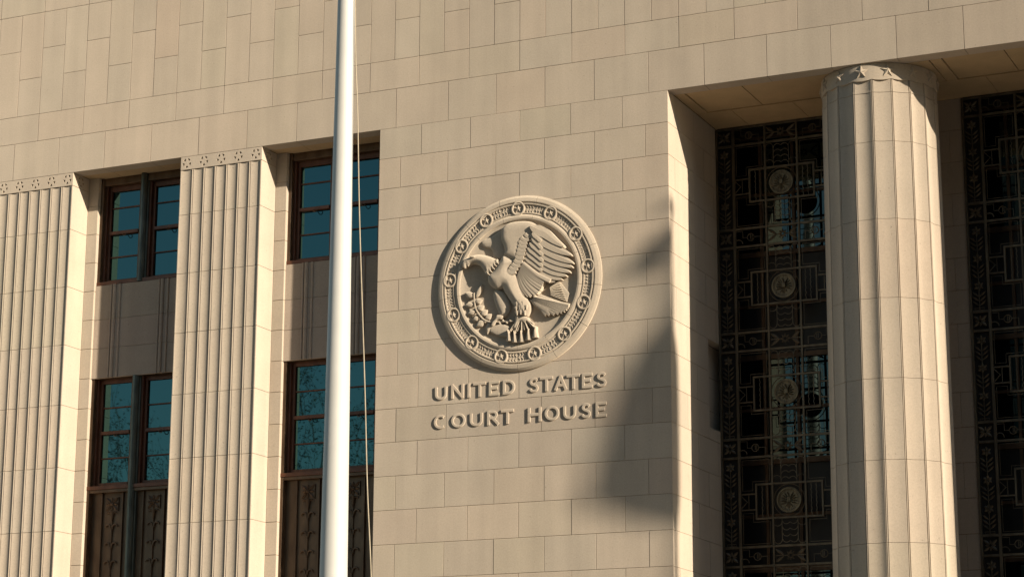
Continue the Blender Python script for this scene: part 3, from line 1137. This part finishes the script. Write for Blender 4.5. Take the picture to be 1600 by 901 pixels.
def ribbon(name, path, width, h, p0, parent, mat, ridge=.012, tilt=0.0):
    """feather: tapered strip along path (x, z), raised from p0 to h"""
    C = np.array(path, float)
    n = len(C)
    v, f = [], []
    for i in range(n):
        t = C[min(i + 1, n - 1)] - C[max(i - 1, 0)]
        t /= np.linalg.norm(t) + 1e-9
        nn = np.array([-t[1], t[0]])
        wv = width(i / (n - 1)) if callable(width) else width
        hh = (h(i / (n - 1)) if callable(h) else h) * ESC
        for s, dh in ((1, -tilt - .004), (.15, ridge), (-1, tilt - .004)):
            q = C[i] + nn * wv * s
            v.append((q[0], -(hh + dh), q[1]))
        for s in (1, -1):
            q = C[i] + nn * wv * s
            v.append((q[0], -p0, q[1]))
    for i in range(n - 1):
        a, b = i * 5, (i + 1) * 5
        f += [(a, a + 1, b + 1, b), (a + 1, a + 2, b + 2, b + 1), (a + 3, a, b, b + 3), (a + 2, a + 4, b + 4, b + 2)]
    for k in (0, (n - 1) * 5):
        f.append((k, k + 1, k + 2, k + 4, k + 3))
    return mesh(name, v, f, mat, parent, False)

# ------------------------------------------------------------------ carved seal
MC = (2.115, zr(-3.418)); MR = 1.70
med = empty('seal_medallion', (MC[0], 0, MC[1]))
tag(med, 'round carved stone eagle seal with a ring of stars above the inscription', 'relief')
cv = M['carved']
def lathe_seg(name, prof, a0, a1, n, parent, mat):
    """ring sector: profile (radius, stand-off) turned from a0 to a1"""
    v, f = [], []
    K = len(prof)
    for i in range(n + 1):
        a = a0 + (a1 - a0) * i / n
        for r, p in prof:
            v.append((r * math.cos(a), -p, r * math.sin(a)))
    for i in range(n):
        for k in range(K - 1):
            f.append((i * K + k, (i + 1) * K + k, (i + 1) * K + k + 1, i * K + k + 1))
    f.append(tuple(range(K))); f.append(tuple(n * K + k for k in range(K))[::-1])
    return mesh(name, v, f, mat, parent, True, ang=14)
RP = [(MR, -.0), (MR, .028), (MR - .016, .042), (MR - .05, .062), (MR - .11, .074), (MR - .125, .072), (MR - .130, .052), (MR - .150, .052), (MR - .156, .074),
      (MR - .178, .074), (MR - .184, .050), (MR - .335, .050), (MR - .341, .066), (MR - .358, .066), (MR - .364, .054), (MR - .385, .060),
      (MR - .40, .078), (MR - .43, .088), (MR - .465, .084), (MR - .482, .074), (MR - .488, .020), (MR - .488, 0)]
step = 2 * math.pi / 13
for k in range(13):
    ac = math.pi / 2 - k * step
    seg = lathe_seg('ring_segment', RP, ac - step / 2 + .0022, ac + step / 2 - .0022, 14, med, cv)
    # chevron leaf band either side of the roundel
    for s in (-1, 1):
        m = MB()
        for q in range(3):
            a = ac + s * (.122 + q * .041)
            for rr in (1.395, 1.490):
                for e in (-1, 1):
                    p0 = ((rr) * math.cos(a), (rr) * math.sin(a))
                    a2 = a + s * .022
                    p1 = ((rr + e * .036) * math.cos(a2), (rr + e * .036) * math.sin(a2))
                    v, f = lens_leaf(p0, p1, .013, -.047, .014); m.add(v, f)
        m.build('leaf_band', cv, seg)["kind"] = "stuff"
    # roundel with raised star
    cx, cz = 1.443 * math.cos(ac), 1.443 * math.sin(ac)
    rp = [(.142, .03), (.142, .068), (.134, .078), (.118, .080), (.110, .074), (.106, .040), (.0, .040)]
    v, f = [], []
    n = 28
    for r, p in rp[:-1]:
        v += [(cx + r * math.cos(2 * math.pi * i / n), -p, cz + r * math.sin(2 * math.pi * i / n)) for i in range(n)]
    v.append((cx, -.040, cz))
    for j in range(len(rp) - 2):
        for i in range(n):
            l = (i + 1) % n
            f.append((j * n + i, j * n + l, (j + 1) * n + l, (j + 1) * n + i))
    j = (len(rp) - 2) * n
    f += [(j + i, j + (i + 1) % n, len(v) - 1) for i in range(n)]
    rd = mesh('roundel', v, f, cv, med, True)
    v, f = star_raised(cx, cz, .100, .044, -.039)
    mesh('star', v, f, cv, rd)
# dished field
v, f = [(0, -.014, 0)], []
n = 72
fr_ = [(.3, .0145), (.6, .016), (.9, .020), (1.1, .027), (1.19, .040), (MR - .486, .052)]
for r, p in fr_:
    v += [(r * math.cos(2 * math.pi * i / n), -p, r * math.sin(2 * math.pi * i / n)) for i in range(n)]
f += [(0, 1 + i, 1 + (i + 1) % n) for i in range(n)]
for k in range(len(fr_) - 1):
    for i in range(n):
        j = (i + 1) % n
        f.append((1 + k * n + i, 1 + (k + 1) * n + i, 1 + (k + 1) * n + j, 1 + k * n + j))
mesh('field', v, f, cv, med, True)

def e5(a, b):
    x, z = on_y(720 + a / 4.505, 340 + b / 4.505, -.07)
    return (x - MC[0], z - MC[1])
def E(*pts):
    return [e5(a, b) for a, b in pts]
eag = relief('eagle', E((275, 312), (310, 268), (360, 290), (402, 305), (380, 340), (360, 370), (395, 405), (408, 450), (422, 500), (445, 548), (474, 575),
                        (492, 612), (492, 655), (468, 694), (430, 692), (396, 680), (388, 640), (356, 590), (318, 532), (301, 500), (288, 500), (258, 505), (220, 487), (196, 450), (200, 408), (236, 370)),
             .012, .062, .075, med, cv)
relief('shoulder', E((292, 110), (305, 74), (345, 44), (420, 30), (490, 32), (532, 50), (556, 88), (530, 130), (492, 168), (452, 190), (436, 235), (418, 290), (398, 305), (345, 283), (312, 264), (318, 238), (310, 200), (293, 160)),
       .012, .085, .040, eag, cv, soft=.16)
relief('head', E((24, 350), (21, 322), (38, 292), (72, 277), (112, 265), (155, 264), (205, 275), (250, 294), (278, 312), (264, 338), (250, 345), (245, 372), (225, 372), (218, 398), (196, 410), (172, 382), (142, 343), (112, 329), (78, 331), (58, 348), (46, 340)),
       .012, .070, .062, eag, cv, smooth_n=4)
relief('beak', E((26, 352), (22, 324), (38, 296), (62, 300), (70, 330), (52, 334), (44, 352), (34, 360)), .012, .10, .02, eag, cv)
relief('brow', E((78, 284), (100, 276), (116, 284), (104, 292), (88, 292)), .10, .135, .012, eag, cv, cell=.008)
# neck feather fringe
for a, b, c_, d in ((278, 312, 262, 336), (262, 330, 246, 352), (248, 350, 232, 372), (232, 372, 214, 396), (214, 392, 198, 412)):
    ribbon('neck_feather', [e5(a - 22, b - 8), e5((a + c_) / 2 - 6, (b + d) / 2 - 2), e5((a + c_) / 2 + 10, (b + d) / 2 + 8)], lambda t: .040 * (1 - .92 * t), .117, .06, eag, cv, .005)
relief('far_wing', E((143, 182), (160, 158), (220, 132), (292, 90), (330, 180), (318, 275), (232, 285), (226, 248), (205, 216), (165, 205)), .012, .040, .020, eag, cv)
relief('far_leg', E((230, 520), (250, 508), (300, 530), (340, 590), (347, 640), (322, 690), (282, 697), (266, 672), (242, 612), (228, 560)), .012, .036, .045, eag, cv)
relief('far_tail', E((622, 492), (690, 444), (728, 490), (760, 528), (745, 588), (690, 570), (636, 548)), .012, .030, .012, eag, cv, sharp=True)
for k in range(9):
    t = k / 8
    ribbon('tail_feather', [e5(626 + 8 * t, 492 + 52 * t), e5(690 + 55 * t, 448 + 138 * t)], .012, .050, .02, eag, cv, .008)
relief('tail', E((488, 582), (530, 556), (566, 540), (660, 575), (766, 612), (772, 624), (744, 650), (684, 676), (602, 682), (562, 652), (520, 622)), .012, .062, .020, eag, cv, sharp=True)
for k in range(9):
    t = k / 8
    r_ = (520 - 10 * t, 560 + 30 * t)
    tip = catmull([(768, 620), (744, 650), (684, 675), (604, 682)], 8)[int(t * 24)]
    ribbon('tail_feather', [e5(*r_), e5((r_[0] + tip[0]) / 2, (r_[1] + tip[1]) / 2), e5(*tip)], lambda q: .012 + .026 * q, .096 - .004 * k, .02, eag, cv, .010, .006)
# primaries
roots = [(510, 70), (522, 118), (518, 150), (500, 185), (484, 218), (472, 250), (462, 285), (450, 315)]
mids = [(610, 120), (600, 178), (605, 228), (610, 272), (610, 312), (605, 348), (600, 378), (590, 402)]
tips = [(740, 212), (793, 272), (803, 326), (797, 354), (778, 388), (750, 413), (716, 436), (668, 452)]
for k in range(8):
    P = catmull([roots[k], ((roots[k][0] + mids[k][0]) / 2 + 0, (roots[k][1] + mids[k][1]) / 2 + 3), mids[k], ((mids[k][0] + tips[k][0]) / 2, (mids[k][1] + tips[k][1]) / 2 + 5), tips[k]], 6)
    wf = (lambda t: .110 * min(1, .25 + 3 * t) * (1 - .86 * t ** 2.4)) if k == 0 else (lambda t: .078 * (.8 + .3 * min(1, t * 2)) * max(.10, 1 - max(0, (t - .55) / .45) ** 2.2 * .92))
    ribbon('wing_feather', [e5(*q) for q in P], wf, (lambda t, k=k: .150 - .0085 * k - .012 * t), .02, eag, cv, .004, .007)
# overlapping inner row above the primaries
for k in range(1, 7):
    P = catmull([roots[k], ((roots[k][0] + mids[k][0]) / 2, (roots[k][1] + mids[k][1]) / 2 + 2), (mids[k][0] - 16, mids[k][1] - 2)], 6)
    ribbon('wing_feather', [e5(*q) for q in P], lambda t: .052 * min(1, .3 + 3 * t) * (1 - .2 * t) * (1 - .45 * max(0, (t - .8) / .2) ** 2), (lambda t, k=k: .157 - .0085 * k), .04, eag, cv, .003, .007)
# secondaries fan
tips2 = catmull([(640, 448), (602, 446), (590, 470), (574, 503), (545, 536), (505, 553), (468, 548), (446, 532)], 4)
for k in range(12):
    t = k / 11
    r_ = (452 - 46 * t, 322 + 92 * t)
    q = tips2[int(t * (len(tips2) - 1))]
    mid = ((r_[0] + q[0]) / 2 - 14 * t, (r_[1] + q[1]) / 2 + 14 - 4 * t)
    P = catmull([r_, mid, tuple(q)], 7)
    ribbon('wing_feather', [e5(*z) for z in P], lambda s: .024 + .026 * s * (1 - .3 * s), (lambda s, k=k: .124 - .0035 * k - .012 * s), .02, eag, cv, .003, .007)
# covert scallops along the leading edge of the feathers
cov = [(498, 132), (470, 156), (456, 180), (452, 206), (444, 232), (440, 258), (432, 284), (422, 312), (406, 338), (388, 360), (374, 384)]
for k, (a, b) in enumerate(cov):
    P = catmull([(a - 28, b - 12), (a - 14, b + 2), (a + 6, b + 6), (a + 24, b)], 5)
    ribbon('covert_feather', [e5(*q) for q in P], lambda t: .045 * (1 - .5 * abs(t - .5) ** 2), .131 - .0012 * k, .05, eag, cv, .003, .0045)
# thigh plumage
for a, b in ((402, 600), (424, 585), (446, 596), (398, 632), (422, 622), (448, 630), (470, 622), (404, 664), (430, 658), (458, 662)):
    ribbon('thigh_feather', [e5(a, b), e5(a + 3, b + 14), e5(a + 6, b + 30)], lambda t: .034 * (1 - .9 * t ** 2), .127, .06, eag, cv, .004)
# near foot and arrows
relief('foot', E((396, 688), (430, 692), (470, 700), (482, 722), (450, 742), (420, 738), (402, 770), (384, 784), (372, 772), (384, 735)), .012, .070, .03, eag, cv)
arr = empty('arrows', (0, 0, 0), eag)
heads = [(345, 862), (386, 872), (432, 870), (482, 856), (530, 838)]
for k, (a, b) in enumerate(heads):
    s0 = (416 + 9 * k, 705)
    ribbon('arrow_shaft', [e5(*s0), e5((s0[0] + a) / 2, (s0[1] + b - 60) / 2), e5(a, b - 55)], .012, .085, .02, eag, cv, .010)
    ribbon('arrow_head', [e5(a + 3 * (2 - k) * -1, b - 72), e5(a, b - 40), e5(a, b - 10), e5(a - 1, b + 8)], lambda t: .006 + .05 * t, .100, .016, eag, cv, .020)
for k, (a, b) in enumerate([(356, 800), (378, 800), (402, 800), (452, 792), (478, 784), (498, 764), (512, 745)]):
    ribbon('arrow_shaft', [e5(430 + 5 * k, 712), e5(a, b)], .009, .080, .02, eag, cv, .008)
bpy.data.objects.remove(arr)
# far foot, branch with leaves and its stump
relief('branch_stump', E((206, 772), (246, 750), (300, 748), (345, 768), (340, 838), (300, 836), (240, 822), (204, 802)), .012, .060, .012, med, cv, sharp=True)
relief('far_foot', E((262, 690), (300, 692), (292, 714), (262, 726), (240, 758), (222, 766), (226, 740), (248, 716)), .012, .085, .02, eag, cv)
br = catmull([(96, 530), (98, 580), (108, 640), (138, 690), (175, 724), (230, 736), (300, 732), (372, 728)], 5)
bro = mesh('branch', *tube_v([(e5(a, b)[0], -.085, e5(a, b)[1]) for a, b in br], .016, 6), cv, med, True)
for a, b, c_, d, w_ in ((92, 560, 28, 528, .085), (96, 610, 24, 618, .07), (108, 660, 44, 678, .07), (130, 700, 80, 722, .07), (168, 722, 104, 770, .085), (205, 736, 188, 820, .075),
                        (100, 600, 148, 575, .07), (112, 650, 160, 618, .075), (140, 690, 186, 648, .075), (170, 716, 216, 676, .07), (108, 560, 150, 470, .06)):
    P0, P1 = np.array(e5(a, b)), np.array(e5(c_, d))
    d_ = P1 - P0; nn = np.array([-d_[1], d_[0]]); nn /= np.linalg.norm(nn)
    oc = [P0 + d_ * t + nn * w_ * .78 * math.sin(math.pi * t ** .85) for t in np.linspace(0, 1, 9)]
    oc += [P0 + d_ * t - nn * w_ * .78 * math.sin(math.pi * t ** .85) for t in np.linspace(1, 0, 9)[1:-1]]
    relief('leaf', [tuple(q) for q in oc], .012, .052, .024, bro, cv, cell=.012, sharp=True)
for a, b in ((250, 728), (276, 742), (300, 725), (326, 738), (350, 724)):
    relief('berry', E((a - 9, b), (a, b - 9), (a + 9, b), (a, b + 9)), .012, .065, .02, bro, cv, cell=.010)

# ------------------------------------------------------------------ inscription
ins = empty('inscription', (2.1, 0, zr(-6.1)))
tag(ins, 'raised stone capital letters reading UNITED STATES COURT HOUSE', 'inscription')
def arcp(cx, cy, rx, ry, d0, d1, n=14):
    return [(cx + rx * math.cos(math.radians(d0 + (d1 - d0) * i / n)), cy + ry * math.sin(math.radians(d0 + (d1 - d0) * i / n))) for i in range(n + 1)]
GL = {
    'U': [[(0, 1)] + arcp(.5, .36, .5, .36, 180, 360) + [(1, 1)]],
    'N': [[(0, 0), (0, 1)], [(.02, 1), (.98, 0)], [(1, 0), (1, 1)]],
    'I': [[(.5, 0), (.5, 1)]],
    'T': [[(0, 1), (1, 1)], [(.5, 0), (.5, .97)]],
    'E': [[(0, 0), (0, 1)], [(0.03, 1), (1, 1)], [(0.03, .52), (.8, .52)], [(0.03, 0), (1, 0)]],
    'D': [[(0, 0), (0, 1)], [(0.03, 1), (.3, 1)] + arcp(.38, .5, .62, .5, 85, -85) + [(.3, 0), (0.03, 0)]],
    'S': [[tuple(p) for p in catmull([(.93, .86), (.74, .98), (.45, 1.0), (.16, .90), (.08, .73), (.24, .58), (.55, .49), (.85, .38), (.95, .22), (.82, .06), (.52, 0), (.22, .02), (.0, .15)], 4)]],
    'A': [[(0, 0), (.5, 1)], [(.5, 1), (1, 0)], [(.2, .30), (.8, .30)]],
    'C': [arcp(.55, .5, .55, .5, 52, 308, 20)],
    'O': [arcp(.5, .5, .5, .5, 0, 360, 28)],
    'R': [[(0, 0), (0, 1)], [(0.03, 1), (.45, 1)] + arcp(.5, .74, .36, .26, 80, -80, 8) + [(.45, .48), (0.03, .48)], [(.45, .48), (1, 0)]],
    'H': [[(0, 0), (0, 1)], [(1, 0), (1, 1)], [(0.03, .5), (.97, .5)]],
}
def stroke(path, hw, h, edge):
    closed = len(path) > 3 and math.dist(path[0], path[-1]) < 1e-6
    C = np.array(path[:-1] if closed else path, float)
    n = len(C)
    sec = [(-1, 0), (-.98, edge), (-.70, h), (.70, h), (.98, edge), (1, 0)]
    v, f = [], []
    for i in range(n):
        if closed:
            a, b = C[i] - C[i - 1], C[(i + 1) % n] - C[i]
        else:
            a = C[i] - C[i - 1] if i else C[1] - C[0]
            b = C[i + 1] - C[i] if i < n - 1 else a
        a = a / np.linalg.norm(a); b = b / np.linalg.norm(b)
        t = a + b; t /= np.linalg.norm(t)
        nn = np.array([-t[1], t[0]]) / max(.6, float(t @ a))
        flare = 1.0 + (.18 if (not closed and i in (0, n - 1)) else 0)
        for s, y in sec:
            q = C[i] + nn * hw * s * flare
            v.append((q[0], -y, q[1]))
    m_ = len(sec)
    for i in range(n if closed else n - 1):
        j = (i + 1) % n
        for k in range(m_ - 1):
            f.append((i * m_ + k, i * m_ + k + 1, j * m_ + k + 1, j * m_ + k))
    if not closed:
        f += [tuple(range(m_))[::-1], tuple((n - 1) * m_ + k for k in range(m_))]
    return v, f
ROW1 = [('U', 55, 158), ('N', 195, 303), ('I', 335, 358), ('T', 385, 495), ('E', 520, 610), ('D', 640, 745), ('S', 865, 950), ('T', 960, 1072), ('A', 1085, 1190), ('T', 1190, 1305), ('E', 1322, 1412), ('S', 1445, 1535)]
ROW2 = [('C', 45, 150), ('O', 195, 318), ('U', 355, 465), ('R', 505, 605), ('T', 625, 735), ('H', 855, 970), ('O', 1000, 1125), ('U', 1160, 1270), ('S', 1315, 1400), ('E', 1440, 1535)]
HW = .0250
for row, zb_, zt_, f0, f1 in ((ROW1, -5.545, -5.268, 210, 100), (ROW2, -6.103, -5.828, 465, 352)):
    for ch, a, b in row:
        py = 575 + (f0 + (f1 - f0) * (a / 1500)) / 5.517
        xa = on_y(670 + a / 5.517, py)[0] + HW
        xb = on_y(670 + b / 5.517, py)[0] - HW
        m = MB()
        for k, st in enumerate(GL[ch]):
            hz = zt_ - zb_ - 2 * HW
            path = [(xa + (xb - xa) * p[0] if ch != 'I' else (xa + xb) / 2, zr(zb_) + HW + hz * p[1]) for p in st]
            # straight strokes run to the full cap height
            if len(path) == 2:
                d = np.array(path[1]) - np.array(path[0]); d = d / np.linalg.norm(d)
                path = [tuple(np.array(path[0]) - d * HW * .9), tuple(np.array(path[1]) + d * HW * .9)]
            v, f = stroke(path, HW, .0215 - .0007 * k, .0175 - .0006 * k)
            m.add([(p[0] - 2.1, p[1] - .0002, p[2] - zr(-6.1)) for p in v], f)
        m.build('letter', M['stone'], ins)

# ------------------------------------------------------------------ flagpoles and halyard
def pole_d(z):                  # diameter at height z above pavement
    return .262 - (z - zr(-.88)) * .01658
def flagpole(x, y, label, top=24.0):
    p = empty('flagpole', (x, y, 0))
    tag(p, label, 'flagpole')
    n, K = 32, 20
    v, f = [], []
    for i in range(K + 1):
        z = top * i / K
        r_ = pole_d(z) / 2
        v += [(r_ * math.cos(2 * math.pi * k / n), r_ * math.sin(2 * math.pi * k / n), z) for k in range(n)]
    for i in range(K):
        for k in range(n):
            l = (k + 1) % n
            f.append((i * n + k, i * n + l, (i + 1) * n + l, (i + 1) * n + k))
    f.append(tuple(K * n + k for k in range(n)))
    mesh('shaft', v, f, M['white'], p, True)
    def lath(name, prof, mat):
        vv, ff = [], []
        for r_, z in prof:
            vv += [(r_ * math.cos(2 * math.pi * k / 24), r_ * math.sin(2 * math.pi * k / 24), z) for k in range(24)]
        for i in range(len(prof) - 1):
            for k in range(24):
                l = (k + 1) % 24
                ff.append((i * 24 + k, i * 24 + l, (i + 1) * 24 + l, (i + 1) * 24 + k))
        mesh(name, vv, ff, mat, p, True)
    lath('base_collar', [(.46, 0), (.46, .06), (.40, .12), (.32, .30), (.27, .34), (.255, .36)], M['white'])
    lath('truck', [(.05, top), (.09, top + .02), (.09, top + .10), (.03, top + .12)], M['steel'])
    lath('finial', [(.02, top + .11)] + [(.14 * math.sin(a), top + .26 - .14 * math.cos(a)) for a in np.linspace(.15, math.pi - .01, 12)], M['steel'])
    v, f = tube_v([(.24, 0, 1.05), (.30, 0, 1.10), (.30, 0, 1.30), (.24, 0, 1.35)], .02, 6)
    mesh('cleat', v, f, M['steel'], p)
    return p
FY = -8.7
flagpole(3.095, FY, 'tall tapered white flagpole standing in front of the stone facade')
pts = [(3.13, FY, 24.0), (3.19, FY, zr(4.5)), (3.253, FY, zr(-.93)), (3.34, FY, zr(-2.82)), (3.413, FY, zr(-4.556)), (3.554, FY, zr(-7.036)), (3.63, FY, zr(-8.574)), (3.722, FY, zr(-9.9)),
       (3.78, FY, zr(-11.3)), (3.74, FY, zr(-12.6)), (3.56, FY, zr(-13.4)), (3.40, FY, zr(-13.8))]
v, f = tube_v(catmull(pts, 5), .0095, 6)
tag(mesh('rope', v, f, M['rope'], None, True), 'thin tan halyard rope hanging loose beside the white flagpole', 'rope')
# the mirror-image pole further along, its limp flag shading the pier
Y2 = -8.85
def cast(a, z, t=Y2):           # caster point for reveal-plane coordinate a and wall height z
    u = (a - Y2)
    return (XR + 3.6 * u, Y2, z + 1.25 * u)
x2 = XR + 3.6 * (.12 - Y2)
ztop = zr(-2.45) + 1.25 * (.12 - Y2)
flagpole(x2, Y2, 'tall white flagpole carrying a limp flag', top=ztop)
rows = [(-2.60, -.02, .06), (-2.75, -.10, .06), (-3.0, -.24, .05), (-3.2, -.26, .02), (-3.45, -.10, .0), (-3.9, -.04, .06), (-4.4, -.10, .14), (-4.8, -.24, .30),
        (-5.2, -.32, .37), (-5.8, -.39, .38), (-6.5, -.45, .38), (-7.05, -.50, .38), (-7.35, -.42, .38), (-7.75, -.26, .36), (-8.1, -.08, .27), (-8.4, .06, .18), (-8.6, .11, .13)]
v, f = [], []
NU = 24
pd = np.array([.268, .963])     # across the sun's direction
for i, (z, a0, a1) in enumerate(rows):
    for k in range(NU + 1):
        a = a0 + (a1 - a0) * k / NU
        wob = .10 * math.sin(k * 1.35 + i * .25) * min(1, (a1 - a0) / .5)
        off = (a - .12) * .963
        px, py = x2 + off * pd[0] + wob * pd[1], Y2 + off * pd[1] - wob * pd[0]
        v.append((px, py, zr(z) + 1.25 * (.12 - Y2)))
for i in range(len(rows) - 1):
    for k in range(NU):
        q = i * (NU + 1) + k
        f.append((q, q + 1, q + NU + 2, q + NU + 1))
fl = mesh('flag', v, f, M['flagcloth'], None, 'all')
md = fl.modifiers.new('thick', 'SOLIDIFY'); md.thickness = .004
tag(fl, 'limp red flag hanging in folds from a white flagpole', 'flag')

# ------------------------------------------------------------------ unseen office blocks, added behind the viewer to cut sky fill
def sky_blocker(x0, x1, y0, y1, h, label):
    o = empty('unseen_office_blocker', ((x0 + x1) / 2, y1, 0))
    tag(o, label, 'building')
    ox = (x0 + x1) / 2
    MB().box(x0 - ox, x1 - ox, y0 - y1, -.5, 0, h).build('wall', M['office'], o)
    n = int((x1 - x0) / 3.4)
    for i in range(n + 1):
        x = x0 - ox + (x1 - x0 - .9) * i / n
        MB().box(x, x + .9, -.5, 0, 0, h - 1).build('pier', M['office'], o)
    fl_ = int(h / 4.0)
    for k in range(fl_):
        MB().box(x0 - ox + .9, x1 - ox - .9, -.49, -.2, k * 4.0 + 2.9, k * 4.0 + 4.2).build('floor_band', M['office'], o)
        MB().box(x0 - ox + .9, x1 - ox - .9, -.485, -.44, k * 4.0 + .21, k * 4.0 + 2.9).build('window_strip', M['glass2'], o)
    MB().box(x0 - ox - .3, x1 - ox + .3, y0 - y1, .3, h - 1.2, h + .5).build('cornice', M['office'], o)
sky_blocker(-8, 64, -112, -72, 58, 'unseen tall office block added across the street to block sky light')
sky_blocker(68, 172, -112, -72, 62, 'unseen longer and taller office block added to block sky light from the portal')

# ------------------------------------------------------------------ street tree mirrored in the window glass
def tree(x, y, height, spread, label, seed, leaves=7000):
    R_ = random.Random(seed)
    t = empty('street_tree', (x, y, 0))
    tag(t, label, 'tree', 'street trees across the road')
    mb = MB(); tipsL = []
    def grow(p, d, L_, r, depth):
        n = 5
        path, rad = [p.copy()], [r]
        q = p.copy(); dd = d.copy()
        for i in range(n):
            dd = (dd + Vector((R_.uniform(-1, 1), R_.uniform(-1, 1), R_.uniform(-.5, .9))) * .16).normalized()
            q = q + dd * L_ / n
            path.append(q.copy()); rad.append(max(.006, r * (1 - .45 * (i + 1) / n)))
        v, f = tube_v(path, rad, 6 if depth < 3 else 4)
        mb.add(v, f)
        if depth >= 3:
            tipsL.extend(path[1:])
        if depth == 5:
            return
        k = 3 if depth < 2 else R_.choice((2, 3, 3))
        for _ in range(k):
            i = R_.randint(2, n)
            nd = (dd + Vector((R_.uniform(-1, 1), R_.uniform(-1, 1), R_.uniform(-.35, .65))) * .95).normalized()
            grow(path[i], nd, L_ * R_.uniform(.55, .8), rad[i] * .66, depth + 1)
        grow(path[-1], dd, L_ * .72, rad[-1] * .85, depth + 1)
    grow(Vector((0, 0, 0)), Vector((0, 0, 1)), height * .34, .30, 0)
    mb.build('trunk', M['bark'], t, True)
    lv = MB()
    for _ in range(leaves):
        c = R_.choice(tipsL) + Vector((R_.gauss(0, .22), R_.gauss(0, .22), R_.gauss(0, .22)))
        a = Vector((R_.uniform(-1, 1), R_.uniform(-1, 1), R_.uniform(-1, 1))).normalized() * R_.uniform(.045, .08)
        b = a.orthogonal().normalized() * R_.uniform(.02, .035)
        lv.add([c - a, c + b, c + a, c - b], [(0, 1, 2, 3)])
    lv.build('crown', M['leaf'], t)
    return t
tree(-28.0, -31.9, 18.5, 6, 'tall sparse street tree on the far pavement with thin leafy twigs', 11)
tree(-21.6, -32.2, 20.5, 6, 'taller and denser street tree on the far pavement', 23, 13000)
